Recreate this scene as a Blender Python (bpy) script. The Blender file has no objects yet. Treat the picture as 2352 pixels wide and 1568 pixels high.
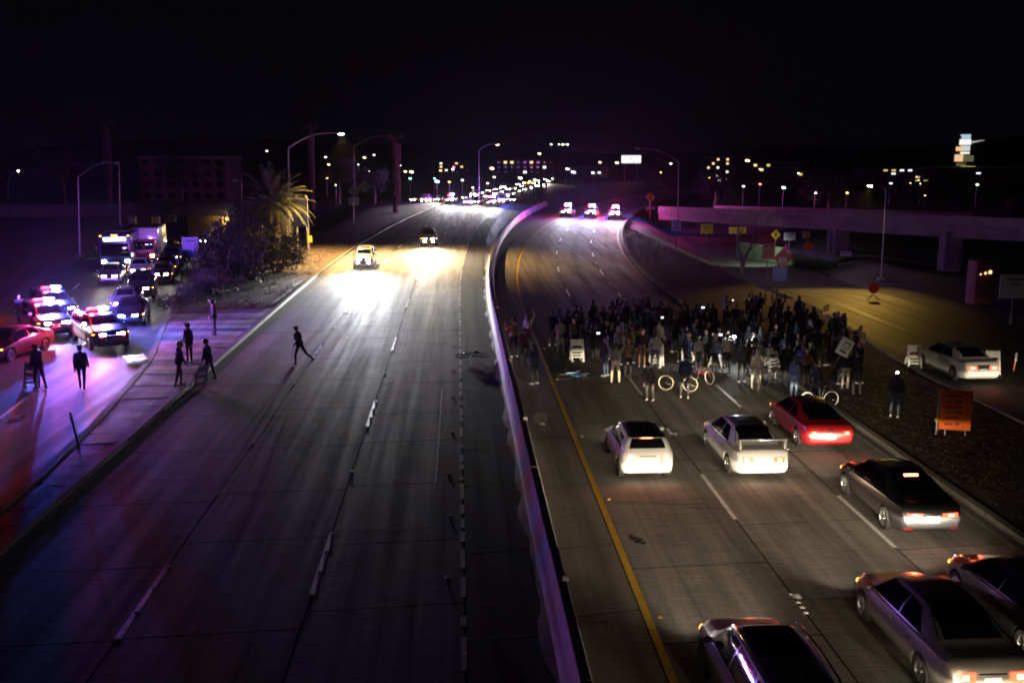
import bpy, bmesh, math, random
import numpy as np
from mathutils import Vector, Matrix, Quaternion
from mathutils.bvhtree import BVHTree

random.seed(7); np.random.seed(7)
SC = bpy.context.scene
COL = SC.collection
R = math.radians

# ------------------------------------------------------------------ camera
CAM_H = 10.0                       # footbridge railing above the freeway
F_PX, CX, CY = 2287.0, 1176.0, 784.0   # 35 mm lens expressed for a 2352 x 1568 picture
PITCH = math.atan(439.0 / F_PX)
YAW = R(3.05)
cam_d = bpy.data.cameras.new('camera'); cam = bpy.data.objects.new('camera', cam_d); COL.objects.link(cam)
cam_d.sensor_width = 36.0; cam_d.lens = 35.0; cam_d.clip_start = 0.3; cam_d.clip_end = 6000
cam.location = (0, 0, CAM_H)
cam.rotation_euler = (math.pi / 2 - PITCH, 0, -YAW)
SC.camera = cam

# ------------------------------------------------------------------ night sky, exposure
wd = bpy.data.worlds.new('World'); SC.world = wd; wd.use_nodes = True
nt = wd.node_tree; nt.nodes.clear()
sky = nt.nodes.new('ShaderNodeTexSky'); sky.sky_type = 'NISHITA'; sky.sun_disc = False
sky.sun_elevation = R(-4.0); sky.sun_rotation = R(200); sky.altitude = 20
tint = nt.nodes.new('ShaderNodeMix'); tint.data_type = 'RGBA'; tint.inputs[0].default_value = 0.75
tint.inputs[7].default_value = (0.05, 0.045, 0.085, 1)
bg = nt.nodes.new('ShaderNodeBackground'); bg.inputs[1].default_value = 0.028
out = nt.nodes.new('ShaderNodeOutputWorld')
nt.links.new(sky.outputs[0], tint.inputs[6]); nt.links.new(tint.outputs[2], bg.inputs[0]); nt.links.new(bg.outputs[0], out.inputs[0])

SC.render.engine = 'CYCLES'
SC.cycles.use_denoising = True
SC.cycles.pixel_filter_type = 'BLACKMAN_HARRIS'; SC.cycles.filter_width = 1.9
SC.cycles.max_bounces = 4; SC.cycles.diffuse_bounces = 2; SC.cycles.glossy_bounces = 2
SC.cycles.transmission_bounces = 2; SC.cycles.volume_bounces = 0; SC.cycles.transparent_max_bounces = 6
SC.cycles.sample_clamp_indirect = 3.0
SC.cycles.caustics_reflective = False; SC.cycles.caustics_refractive = False
SC.view_settings.view_transform = 'Standard'; SC.view_settings.look = 'None'
SC.view_settings.exposure = 0.0; SC.view_settings.gamma = 1.0

# ------------------------------------------------------------------ picture ray helpers (2352 x 1568 frame)
_sy, _cy, _sp, _cp = math.sin(YAW), math.cos(YAW), math.sin(PITCH), math.cos(PITCH)
_RT = Vector((_cy, -_sy, 0)); _FH = Vector((_sy, _cy, 0))
_FW = _FH * _cp - Vector((0, 0, 1)) * _sp; _UP = _FH * _sp + Vector((0, 0, 1)) * _cp
def ray(px, py): return _FW + _RT * ((px - CX) / F_PX) + _UP * (-(py - CY) / F_PX)
def G(px, py, z=0.0):
    d = ray(px, py); t = (z - CAM_H) / d.z
    return Vector((0, 0, CAM_H)) + d * t
def P(px, py, D):
    d = ray(px, py); t = D / d.dot(_FH)
    return Vector((0, 0, CAM_H)) + d * t

# ------------------------------------------------------------------ materials
MATS = {}
def mat(name, col, rough=0.55, metal=0.0, emit=None, es=0.0, var=0.0, vs=3.0, bump=0.0, bs=40.0, coat=0.0, spec=0.5, alpha=1.0):
    if name in MATS: return MATS[name]
    m = bpy.data.materials.new(name); m.use_nodes = True
    n = m.node_tree.nodes; l = m.node_tree.links; b = n['Principled BSDF']
    b.inputs['Base Color'].default_value = (*col, 1); b.inputs['Roughness'].default_value = rough
    b.inputs['Metallic'].default_value = metal; b.inputs['Coat Weight'].default_value = coat
    b.inputs['Specular IOR Level'].default_value = spec; b.inputs['Coat Roughness'].default_value = 0.06
    if alpha < 1: b.inputs['Alpha'].default_value = alpha
    if emit: b.inputs['Emission Color'].default_value = (*emit, 1); b.inputs['Emission Strength'].default_value = es
    geo = None
    if var > 0 or bump > 0: geo = n.new('ShaderNodeNewGeometry')
    if var > 0:
        tx = n.new('ShaderNodeTexNoise'); tx.inputs['Scale'].default_value = vs; tx.inputs['Detail'].default_value = 5
        l.new(geo.outputs['Position'], tx.inputs['Vector'])
        mr = n.new('ShaderNodeMapRange'); mr.inputs[1].default_value = 0.3; mr.inputs[2].default_value = 0.7
        mr.inputs[3].default_value = 1 - var; mr.inputs[4].default_value = 1 + var
        l.new(tx.outputs['Fac'], mr.inputs[0])
        mx = n.new('ShaderNodeMix'); mx.data_type = 'RGBA'; mx.blend_type = 'MULTIPLY'; mx.inputs[0].default_value = 1
        mx.inputs[6].default_value = (*col, 1); l.new(mr.outputs[0], mx.inputs[7]); l.new(mx.outputs[2], b.inputs['Base Color'])
    if bump > 0:
        t2 = n.new('ShaderNodeTexNoise'); t2.inputs['Scale'].default_value = bs; t2.inputs['Detail'].default_value = 4
        l.new(geo.outputs['Position'], t2.inputs['Vector'])
        bp = n.new('ShaderNodeBump'); bp.inputs['Strength'].default_value = bump; bp.inputs['Distance'].default_value = 0.02
        l.new(t2.outputs['Fac'], bp.inputs['Height']); l.new(bp.outputs[0], b.inputs['Normal'])
    MATS[name] = m
    return m

def mat_concrete(name, base, dark, rough_lo, rough_hi, groove=0.25, lane0=None, lane_w=3.6, spec=0.03):
    """weathered road concrete: blotches, longitudinal wear streaks, fine transverse tining"""
    m = bpy.data.materials.new(name); m.use_nodes = True
    n = m.node_tree.nodes; l = m.node_tree.links; b = n['Principled BSDF']
    geo = n.new('ShaderNodeNewGeometry')
    def noise(scale_vec, scale, detail=5):
        mp = n.new('ShaderNodeMapping'); mp.inputs['Scale'].default_value = scale_vec
        l.new(geo.outputs['Position'], mp.inputs['Vector'])
        t = n.new('ShaderNodeTexNoise'); t.inputs['Scale'].default_value = scale; t.inputs['Detail'].default_value = detail
        t.inputs['Roughness'].default_value = 0.62
        l.new(mp.outputs[0], t.inputs['Vector']); return t.outputs['Fac']
    streak = noise((1.0, 0.025, 1), 2.2); blotch = noise((1, 0.7, 1), 0.45); fine = noise((1, 1, 1), 14, 6)
    spot = noise((1, 1, 1), 1.7, 3); tine = noise((0.35, 6.0, 1), 2.4, 4)
    def mrange(src, a, c, lo, hi):
        r = n.new('ShaderNodeMapRange'); r.inputs[1].default_value = a; r.inputs[2].default_value = c
        r.inputs[3].default_value = lo; r.inputs[4].default_value = hi; l.new(src, r.inputs[0]); return r.outputs[0]
    def mul(a, c):
        k = n.new('ShaderNodeMath'); k.operation = 'MULTIPLY'; l.new(a, k.inputs[0]); l.new(c, k.inputs[1]); return k.outputs[0]
    v = mul(mul(mrange(streak, .32, .68, .40, 1.35), mrange(blotch, .3, .7, .70, 1.2)), mrange(fine, .3, .7, .70, 1.25))
    v = mul(v, mrange(spot, .66, .74, 1.0, .55))
    v = mul(v, mrange(tine, .35, .65, .62, 1.22))
    if lane0 is not None:   # drip line of oil down the middle of each lane, rubbered wheel paths
        sx = n.new('ShaderNodeSeparateXYZ'); l.new(geo.outputs['Position'], sx.inputs[0])
        # follow the bend: x - bend(y)
        yy = n.new('ShaderNodeMath'); yy.operation = 'SUBTRACT'; l.new(sx.outputs[1], yy.inputs[0]); yy.inputs[1].default_value = lane0[1]
        y2 = n.new('ShaderNodeMath'); y2.operation = 'MAXIMUM'; l.new(yy.outputs[0], y2.inputs[0]); y2.inputs[1].default_value = 0
        y3 = n.new('ShaderNodeMath'); y3.operation = 'POWER'; l.new(y2.outputs[0], y3.inputs[0]); y3.inputs[1].default_value = 2
        y4 = n.new('ShaderNodeMath'); y4.operation = 'DIVIDE'; l.new(y3.outputs[0], y4.inputs[0]); y4.inputs[1].default_value = 2 * lane0[2]
        xs = n.new('ShaderNodeMath'); xs.operation = 'SUBTRACT'; l.new(sx.outputs[0], xs.inputs[0]); l.new(y4.outputs[0], xs.inputs[1])
        x1 = n.new('ShaderNodeMath'); x1.operation = 'SUBTRACT'; l.new(xs.outputs[0], x1.inputs[0]); x1.inputs[1].default_value = lane0[0]
        x2 = n.new('ShaderNodeMath'); x2.operation = 'DIVIDE'; l.new(x1.outputs[0], x2.inputs[0]); x2.inputs[1].default_value = lane_w
        x3 = n.new('ShaderNodeMath'); x3.operation = 'FRACT'; l.new(x2.outputs[0], x3.inputs[0])
        x4 = n.new('ShaderNodeMath'); x4.operation = 'SUBTRACT'; l.new(x3.outputs[0], x4.inputs[0]); x4.inputs[1].default_value = .5
        x5 = n.new('ShaderNodeMath'); x5.operation = 'ABSOLUTE'; l.new(x4.outputs[0], x5.inputs[0])
        oil = mrange(x5.outputs[0], 0.02, 0.14, .62, 1.0)
        v = mul(v, oil)
        v = mul(v, mrange(x5.outputs[0], 0.40, 0.5, 1.0, .74))
    mx = n.new('ShaderNodeMix'); mx.data_type = 'RGBA'
    mx.inputs[6].default_value = (*dark, 1); mx.inputs[7].default_value = (*base, 1); l.new(v, mx.inputs[0]); l.new(mx.outputs[2], b.inputs['Base Color'])
    l.new(mrange(mul(streak, fine), .12, .4, rough_hi, rough_lo), b.inputs['Roughness'])
    bp = n.new('ShaderNodeBump'); bp.inputs['Strength'].default_value = groove; bp.inputs['Distance'].default_value = 0.015
    ad = n.new('ShaderNodeMath'); ad.operation = 'ADD'; l.new(fine, ad.inputs[0]); l.new(tine, ad.inputs[1])
    l.new(ad.outputs[0], bp.inputs['Height']); l.new(bp.outputs[0], b.inputs['Normal'])
    b.inputs['Specular IOR Level'].default_value = spec
    MATS[name] = m
    return m

def emis(name, col, s):
    m = mat(name, (0.02, 0.02, 0.02), 0.4, emit=col, es=s)
    try: m.cycles.emission_sampling = 'NONE'      # lamps carry their own light objects; the lens itself is seen, not sampled
    except Exception: pass
    return m

# ------------------------------------------------------------------ mesh builder
class MB:
    def __init__(s): s.v = []; s.f = []; s.m = []
    def add(s, vs, fs, mi=0):
        o = len(s.v); s.v += [tuple(q) for q in vs]; s.f += [tuple(i + o for i in q) for q in fs]; s.m += [mi] * len(fs)
    def box(s, c, d, rot=None, mi=0, taper=1.0):
        x, y, z = d[0] / 2, d[1] / 2, d[2] / 2
        vs = [Vector((a * x * (taper if e > 0 else 1), b_ * y * (taper if e > 0 else 1), e * z)) for e in (-1, 1) for b_ in (-1, 1) for a in (-1, 1)]
        if rot is not None: vs = [rot @ q for q in vs]
        c = Vector(c); vs = [q + c for q in vs]
        s.add(vs, [(0, 2, 3, 1), (4, 5, 7, 6), (0, 1, 5, 4), (2, 6, 7, 3), (0, 4, 6, 2), (1, 3, 7, 5)], mi)
    def tube(s, pts, rad, n=8, mi=0, cap=True):
        pts = [Vector(q) for q in pts]
        if not hasattr(rad, '__len__'): rad = [rad] * len(pts)
        rings = []; ref = None
        for i, q in enumerate(pts):
            t = (pts[min(i + 1, len(pts) - 1)] - pts[max(i - 1, 0)])
            if t.length < 1e-9: t = Vector((0, 0, 1))
            t.normalize()
            if ref is None: ref = t.orthogonal().normalized()
            ref = (ref - t * ref.dot(t))
            if ref.length < 1e-6: ref = t.orthogonal()
            ref.normalize(); bn = t.cross(ref)
            rings.append([q + (ref * math.cos(a) + bn * math.sin(a)) * rad[i] for a in [2 * math.pi * k / n for k in range(n)]])
        vs = [w for r_ in rings for w in r_]; fs = []
        for i in range(len(rings) - 1):
            for k in range(n):
                fs.append((i * n + k, i * n + (k + 1) % n, (i + 1) * n + (k + 1) % n, (i + 1) * n + k))
        if cap: fs.append(tuple(range(n - 1, -1, -1))); fs.append(tuple((len(rings) - 1) * n + k for k in range(n)))
        s.add(vs, fs, mi)
    def lathe(s, prof, n=20, mi=0, axis='Z', center=(0, 0, 0)):
        c = Vector(center); vs = []; fs = []
        for r_, h in prof:
            for k in range(n):
                a = 2 * math.pi * k / n
                q = {'Z': (r_ * math.cos(a), r_ * math.sin(a), h), 'X': (h, r_ * math.cos(a), r_ * math.sin(a)), 'Y': (r_ * math.cos(a), h, r_ * math.sin(a))}[axis]
                vs.append(c + Vector(q))
        for i in range(len(prof) - 1):
            for k in range(n):
                fs.append((i * n + k, i * n + (k + 1) % n, (i + 1) * n + (k + 1) % n, (i + 1) * n + k))
        s.add(vs, fs, mi)
    def ball(s, c, r_, nu=10, nv=7, mi=0, rot=None):
        c = Vector(c); r_ = Vector(r_) if hasattr(r_, '__len__') else Vector((r_, r_, r_))
        vs = []; fs = []
        for j in range(nv + 1):
            th = math.pi * j / nv
            for k in range(nu):
                a = 2 * math.pi * k / nu
                q = Vector((math.sin(th) * math.cos(a) * r_.x, math.sin(th) * math.sin(a) * r_.y, math.cos(th) * r_.z))
                if rot is not None: q = rot @ q
                vs.append(c + q)
        for j in range(nv):
            for k in range(nu):
                fs.append((j * nu + k, (j + 1) * nu + k, (j + 1) * nu + (k + 1) % nu, j * nu + (k + 1) % nu))
        s.add(vs, fs, mi)
    def quad(s, a, b, c, d, mi=0): s.add([a, b, c, d], [(0, 1, 2, 3)], mi)
    def mesh(s, name, mats):
        me = bpy.data.meshes.new(name); me.from_pydata(s.v, [], s.f)
        for q in (mats if isinstance(mats, (list, tuple)) else [mats]): me.materials.append(q)
        if any(s.m): me.polygons.foreach_set('material_index', s.m)
        return me
    def build(s, name, mats, parent=None, smooth=False, loc=None, rotz=None, angle=None):
        me = s.mesh(name, mats)
        if smooth: shade(me, angle or 40)
        return link(name, me, parent, loc, rotz)

def shade(me, ang=40):
    me.polygons.foreach_set('use_smooth', [True] * len(me.polygons))
    try: me.set_sharp_from_angle(angle=R(ang))
    except Exception: pass

def link(name, data, parent=None, loc=None, rotz=None):
    o = bpy.data.objects.new(name, data); COL.objects.link(o)
    if parent: o.parent = parent
    if loc is not None: o.location = loc
    if rotz is not None: o.rotation_euler = (0, 0, rotz)
    return o
def tag(o, label, cat, group=None):
    o['label'] = label; o['category'] = cat
    if group: o['group'] = group
    return o
def thing(name, label, cat, loc=(0, 0, 0), rotz=0.0, group=None):
    o = link(name, None, None, loc, rotz); o.empty_display_size = 0.3
    return tag(o, label, cat, group)
def struct(o): o['kind'] = 'structure'; return o
CHILD = {}
def copy_tree(o, parent=None):
    c = o.copy(); COL.objects.link(c)
    if parent: c.parent = parent
    for ch in list(o.children): copy_tree(ch, c)
    return c

def text_mesh(body, size, mats, align='CENTER', ext=0.0):
    cu = bpy.data.curves.new('lettering', 'FONT'); cu.body = body; cu.size = size; cu.align_x = align; cu.align_y = 'CENTER'; cu.extrude = ext
    o = bpy.data.objects.new('lettering', cu); COL.objects.link(o)
    dg = bpy.context.evaluated_depsgraph_get()
    me = bpy.data.meshes.new_from_object(o.evaluated_get(dg))
    bpy.data.objects.remove(o); bpy.data.curves.remove(cu)
    me.materials.clear(); me.materials.append(mats)
    return me
# lettering lies in x/z facing -Y
def lettering(parent, body, size, m, loc, rotz=0.0):
    me = text_mesh(body, size, m); me.transform(Matrix.Rotation(math.pi / 2, 4, 'X'))
    o = link('lettering', me, parent, loc, rotz); return o

def spot(name, parent, loc, direction, watts, col, angle=60, blend=0.6, sx=1.0, sy=1.0, radius=0.06):
    d = bpy.data.lights.new(name, 'SPOT'); d.energy = watts; d.color = col; d.spot_size = R(angle); d.spot_blend = blend; d.shadow_soft_size = radius
    o = link(name, d, parent, loc)
    q = Vector(direction).to_track_quat('-Z', 'Y'); o.rotation_mode = 'QUATERNION'; o.rotation_quaternion = q
    o.scale = (sx, sy, 1)
    return o
def point(name, parent, loc, watts, col, radius=0.1):
    d = bpy.data.lights.new(name, 'POINT'); d.energy = watts; d.color = col; d.shadow_soft_size = radius
    return link(name, d, parent, loc)
_BEAM = {}
def beam(parent, loc, direction, watts, col, cut=-0.012, k=0.032, kaz=0.60, leak=.10):
    """low-beam headlamp: photometric profile with a cutoff just under the horizon, brightest near it, thinning towards the bumper and the sides"""
    key = (round(watts), tuple(col), cut, k, kaz, leak)
    if key not in _BEAM:
        d = bpy.data.lights.new('headlamp_beam', 'SPOT'); d.energy = watts; d.color = col; d.spot_size = R(110); d.spot_blend = .5; d.shadow_soft_size = .05
        d.use_nodes = True; n = d.node_tree.nodes; l = d.node_tree.links; em = n['Emission']
        tc = n.new('ShaderNodeTexCoord'); sp = n.new('ShaderNodeSeparateXYZ'); l.new(tc.outputs['Normal'], sp.inputs[0])
        def M(op, a, b=None):
            q = n.new('ShaderNodeMath'); q.operation = op
            for i, s in enumerate((a, b)):
                if s is None: continue
                if isinstance(s, (int, float)): q.inputs[i].default_value = s
                else: l.new(s, q.inputs[i])
            return q.outputs[0]
        el = M('MULTIPLY', M('DIVIDE', sp.outputs[1], sp.outputs[2]), -1.0); az = M('DIVIDE', sp.outputs[0], sp.outputs[2])
        low = M('SUBTRACT', cut, el)                       # >0 below the cutoff
        fall = M('DIVIDE', 1.0, M('ADD', 1.0, M('POWER', M('ABSOLUTE', M('DIVIDE', low, k)), 2.0)))
        mr = n.new('ShaderNodeMapRange'); mr.interpolation_type = 'SMOOTHSTEP'; mr.inputs[1].default_value = -.005; mr.inputs[2].default_value = .012; mr.inputs[3].default_value = leak; mr.inputs[4].default_value = 1.0
        l.new(low, mr.inputs[0])
        side = M('DIVIDE', 1.0, M('ADD', 1.0, M('POWER', M('ABSOLUTE', M('DIVIDE', az, kaz)), 3.0)))
        l.new(M('MULTIPLY', M('MULTIPLY', fall, mr.outputs[0]), side), em.inputs['Strength'])
        _BEAM[key] = d
    o = link('headlamp_beam', _BEAM[key], parent, loc)
    o.rotation_mode = 'QUATERNION'; o.rotation_quaternion = Vector(direction).to_track_quat('-Z', 'Y')
    return o
# ================================================================== THE SETTING
def offL(y): return max(0.0, y - 65) ** 2 / 1800.0
def offB(y): return max(0.0, y - 60) ** 2 / 1100.0
def offR(y): return max(0.0, y - 58) ** 2 / 760.0
def lerp(a, b, t): return a + (b - a) * t
def interp(x, ks): return float(np.interp(x, [k[0] for k in ks], [k[1] for k in ks]))
def sstep(a, b, x):
    t = min(1, max(0, (x - a) / (b - a))); return t * t * (3 - 2 * t)

# ramp beside the freeway on the west side and street on the east side: edges by distance
RL_R = [(-30, -12.6), (20, -12.9), (32, -13.2), (38, -13.8), (47, -14.9), (64, -18.6), (85, -23.5), (115, -28), (160, -33), (220, -40)]
RL_L = [(-30, -22), (20, -24), (40, -26), (60, -29), (85, -35), (115, -39.5), (160, -44), (220, -51)]
def RLz(y): return -2.6 * sstep(86, 128, y)
RR_L = [(-30, 21), (45, 21), (60, 22.8), (75, 23.6), (95, 26), (130, 30), (220, 40)]
RR_R = [(-30, 29), (45, 29.5), (60, 30.2), (75, 31), (95, 35), (130, 40), (220, 51)]
def RRz(y): return -1.6 * sstep(62, 98, y) - 0.6 * sstep(98, 130, y)

def ground_h(x, y):
    h = -0.16
    for L_, R_, Z in ((RL_L, RL_R, RLz), (RR_L, RR_R, RRz)):
        z = Z(y)
        if z < -0.001:
            a, b = interp(y, L_), interp(y, R_); d = max(a - 0.8 - x, x - b - 0.8, 0)
            h = min(h, z - 0.16 + 0.55 * d)
    return h

M_dirt = mat('dry_earth', (0.075, 0.052, 0.036), 0.95, var=0.55, vs=1.6, bump=0.8, bs=9)
M_ground = mat('dark_ground', (0.035, 0.030, 0.026), 0.95, var=0.5, vs=0.8, bump=0.6, bs=4)
M_leftc = mat_concrete('freeway_concrete', (0.27, 0.255, 0.228), (0.06, 0.056, 0.050), 0.60, 0.90, 0.30, lane0=(-11.1, 65, 900), lane_w=3.72)
M_rightc = mat_concrete('freeway_concrete_east', (0.27, 0.25, 0.22), (0.065, 0.060, 0.053), 0.60, 0.90, 0.30, lane0=(4.0, 58, 380), lane_w=3.53)
M_shoulder = mat_concrete('shoulder_concrete', (0.25, 0.235, 0.205), (0.08, 0.074, 0.066), 0.45, 0.75, 0.5)
M_inner = mat_concrete('shoulder_asphalt', (0.070, 0.066, 0.062), (0.022, 0.021, 0.021), 0.7, 0.95, 0.5)
M_asph = mat_concrete('ramp_asphalt', (0.085, 0.083, 0.085), (0.030, 0.030, 0.032), 0.50, 0.8, 0.35, spec=.10)
M_joint = mat('joint_filler', (0.012, 0.011, 0.010), 0.8)
M_kerb = mat_concrete('kerb_concrete', (0.23, 0.215, 0.19), (0.08, 0.073, 0.066), 0.6, 0.9, 0.4)
M_white = mat('road_paint_white', (0.74, 0.73, 0.70), 0.5, var=0.22, vs=11)
M_whiteworn = mat('road_paint_worn', (0.36, 0.35, 0.32), 0.6, var=0.5, vs=7)
M_yellow = mat('road_paint_yellow', (0.62, 0.38, 0.03), 0.5, var=0.25, vs=8)
M_marker = mat('ceramic_marker', (0.8, 0.78, 0.72), 0.25)
M_amber = mat('amber_marker', (0.8, 0.5, 0.06), 0.25)

# ground sheet: fine grid near, wide skirt to the horizon
xs = [-3000, -800, -250, -110] + [-70 + 2.5 * i for i in range(67)] + [130, 260, 800, 3000]
ys = [-400, -60] + [-20 + 2.5 * i for i in range(101)] + [270, 400, 900, 3200]
mb = MB()
mb.add([(x, y, ground_h(x, y)) for y in ys for x in xs],
       [(j * len(xs) + i, j * len(xs) + i + 1, (j + 1) * len(xs) + i + 1, (j + 1) * len(xs) + i) for j in range(len(ys) - 1) for i in range(len(xs) - 1)])
struct(mb.build('ground', M_ground, smooth=True))

def ribbon(name, ysamp, fl, fr, fz, m, parent=None, thick=0.0):
    mb = MB(); vs = []
    for y in ysamp: vs += [(fl(y), y, fz(y)), (fr(y), y, fz(y))]
    mb.add(vs, [(2 * i, 2 * i + 1, 2 * i + 3, 2 * i + 2) for i in range(len(ysamp) - 1)])
    if thick:
        vb = [(q[0], q[1], q[2] - thick) for q in vs]
        mb.add(vs + vb, [(2 * i, 2 * i + 2, 2 * i + 2 + len(vs), 2 * i + len(vs)) for i in range(len(ysamp) - 1)] +
               [(2 * i + 3, 2 * i + 1, 2 * i + 1 + len(vs), 2 * i + 3 + len(vs)) for i in range(len(ysamp) - 1)] +
               [(0, 0 + len(vs), 1 + len(vs), 1)])
    return mb.build(name, m, parent)
YS = [-30 + 6 * i for i in range(64)]

def slab_strip(parent, x0, x1, off, y0, y1, step, m, phase=0.0, gapx=0.02, gapy=0.018, skew=0.0):
    y = y0 + phase
    while y < y1:
        L_ = step * random.choice((0.82, 1.0, 1.0, 1.12)); L_ = min(L_, y1 - y + 0.01)
        a, b = y + gapy, y + L_ - gapy; zt = random.uniform(-0.0004, 0.0004)
        vs = []
        for z in (zt - 0.05, zt):
            vs += [(x0 + gapx + off(a), a, z), (x1 - gapx + off(a), a + skew, z), (x1 - gapx + off(b), b + skew, z), (x0 + gapx + off(b), b, z)]
        mb = MB(); mb.add(vs, [(4, 5, 6, 7), (0, 1, 5, 4), (1, 2, 6, 5), (2, 3, 7, 6), (3, 0, 4, 7)])
        mb.m = [0, 1, 1, 1, 1]; mb.build('concrete_slab', [m, M_joint], parent)
        y += L_

SLAB_END = 150
def carriageway(name, bounds, off, m_list, m_far):
    lo, hi = bounds[0], bounds[-1]
    base = struct(ribbon(name, YS, lambda y: lo + off(y), lambda y: hi + off(y), lambda y: -0.014, M_joint))
    for i in range(len(bounds) - 1):
        slab_strip(base, bounds[i], bounds[i + 1], off, 2.0, SLAB_END, 4.6, m_list[i], phase=0.0 if i % 2 == 0 else -0.5, skew=0.25)
    far = [SLAB_END + 5 * i for i in range(40)]
    ribbon('concrete_surface', far, lambda y: lo + off(y), lambda y: hi + off(y), lambda y: 0.0, m_far, base)
    ribbon('concrete_surface', [-30, -14, 1.95], lambda y: lo + off(y), lambda y: hi + off(y), lambda y: 0.0, m_far, base)
    return base
LW = [-11.55, -7.2, -3.45, 0.05, 1.86]
RW = [2.42, 3.93, 7.55, 11.1, 14.45]
road_w = carriageway('freeway_west_carriageway', LW, offL, [M_leftc, M_leftc, M_leftc, M_inner], M_leftc)
road_e = carriageway('freeway_east_carriageway', RW, offR, [M_shoulder, M_rightc, M_rightc, M_rightc], M_rightc)
# the strip under and behind the bending median wall
struct(ribbon('median_strip', [30 + 5 * i for i in range(60)], lambda y: 1.88 + offL(y), lambda y: 2.40 + offR(y), lambda y: -0.02, M_asph))

# --- painted lines
def stripe(parent, x, w, ya, yb, off, m, z=0.003, name='lane_dash'):
    n = max(1, int((yb - ya) / 4)); mb = MB(); vs = []
    for i in range(n + 1):
        y = lerp(ya, yb, i / n); vs += [(x - w / 2 + off(y), y, z), (x + w / 2 + off(y), y, z)]
    mb.add(vs, [(2 * i, 2 * i + 1, 2 * i + 3, 2 * i + 2) for i in range(n)])
    return mb.build(name, m, parent)
def dot(parent, x, y, off, m, w=0.11, name='pavement_marker'):
    mb = MB(); mb.box((x + off(y), y, 0.010), (w, w, 0.022), taper=0.7); return mb.build(name, m, parent)
P0 = G(705, 1365).y
per = 14.2
for x, ph in ((-3.45, 0.0), (-7.2, -1.9)):
    for i in range(-1, 16):
        ya = P0 + ph + i * per
        if ya > 4: stripe(road_w, x, 0.13, ya, ya + 3.7, offL, M_white if (x > -5 or i > 1) else M_whiteworn)
        for k in (0.0, 1.25, 2.5, 3.7):
            if ya + k > 10 and ya < 130: dot(road_w, x + 0.02, ya + k, offL, M_marker)
        if ya + 8.9 > 10 and ya < 130: dot(road_w, x, ya + 8.9, offL, M_marker)
y = 12.0
while y < 175:                         # worn, broken edge line with stray markers
    L_ = random.uniform(0.25, 1.5); stripe(road_w, 0.02, 0.12, y, y + L_, offL, M_whiteworn, name='edge_line'); y += L_ + random.uniform(0.15, 1.0)
for y in [13.5, 16.2, 17.0, 22.3, 26.4, 30.1, 34.8, 40.2, 45.3, 51, 56, 63, 72, 80, 92, 104]:
    dot(road_w, -0.35 + random.uniform(-.1, .1), y, offL, M_marker)
stripe(road_w, -0.78, 0.06, 29.2, 41.5, offL, M_whiteworn, name='survey_line')
stripe(road_e, 4.03, 0.17, 8, 190, offR, M_yellow, z=0.0035, name='edge_line')
P1 = G(1697, 1192).y; P2 = G(1705, 935).y
for x, p in ((7.55, P1), (11.1, P2)):
    for i in range(-2, 12):
        ya = p + i * per
        if ya > 4: stripe(road_e, x, 0.12, ya, ya + 3.9, offR, M_white)
        if ya + 8 > 6 and ya < 120:
            for k in (-0.25, 0, 0.25): dot(road_e, x, ya + 8.8 + k, offR, M_marker)
for y in (20, 27.5, 34, 43, 50): dot(road_e, 4.3, y, offR, M_amber)
stripe(road_e, 14.15, 0.11, 4, 180, offR, M_whiteworn, name='edge_line')

# --- kerbs and verges
def kerb(name, fx, y0, y1, fz=lambda y: 0.0, w=0.28, h=0.15, step=6.0):
    base = None; y = y0
    root = struct(link(name, None)); root.empty_display_size = .2
    while y < y1:
        a, b = y + 0.008, min(y + step, y1) - 0.008
        mb = MB(); vs = []
        for z0, s in ((-0.14, 0), (h, 0.02)):
            vs += [(fx(a) - w / 2 + s, a, fz(a) + z0), (fx(a) + w / 2 - s, a, fz(a) + z0), (fx(b) + w / 2 - s, b, fz(b) + z0), (fx(b) - w / 2 + s, b, fz(b) + z0)]
        mb.add(vs, [(4, 5, 6, 7), (0, 1, 5, 4), (1, 2, 6, 5), (2, 3, 7, 6), (3, 0, 4, 7)])
        mb.build('kerb_stone', M_kerb, root); y += step
    return root
kerb('freeway_west_kerb', lambda y: -11.71 + offL(y), -6, 210)
kerb('freeway_east_kerb', lambda y: 14.61 + offR(y), -6, 190)
kerb('ramp_kerb', lambda y: interp(y, RL_R) + 0.15, -6, 110, RLz)
kerb('street_kerb', lambda y: interp(y, RR_L) - 0.15, -6, 70, RRz)
YV = [-30 + 3 * i for i in range(85)]
# west verge: paved island near, earth bank beyond
ywv = [q for q in YV if q >= 63]
def vz(y): return 0.11 + 0.0 * y
mbv = MB(); cols = 7; rows = []
for y in ywv:
    a = interp(y, RL_R) + 0.3; b = -11.86 + offL(y)
    for i in range(cols):
        t = i / (cols - 1); x = lerp(a, b, t); z = lerp(RLz(y), 0, sstep(0.0, 0.7, t)) + 0.09 + 0.35 * math.sin(math.pi * t) * sstep(66, 85, y) + random.uniform(-.03, .03)
        rows.append((x, y, z))
mbv.add(rows, [(j * cols + i, j * cols + i + 1, (j + 1) * cols + i + 1, (j + 1) * cols + i) for j in range(len(ywv) - 1) for i in range(cols - 1)])
struct(mbv.build('west_verge', M_dirt, smooth=True))
yev = [q for q in YV if q <= 66]
struct(ribbon('east_verge', yev, lambda y: 14.76 + offR(y), lambda y: interp(y, RR_L) - 0.30, lambda y: 0.085, M_dirt))
struct(ribbon('east_bank', [66 + 3 * i for i in range(30)], lambda y: 14.76 + offR(y), lambda y: max(15.2 + offR(y), min(interp(y, RR_L) - 1.2, 22)), lambda y: 0.07, M_dirt))

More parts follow.
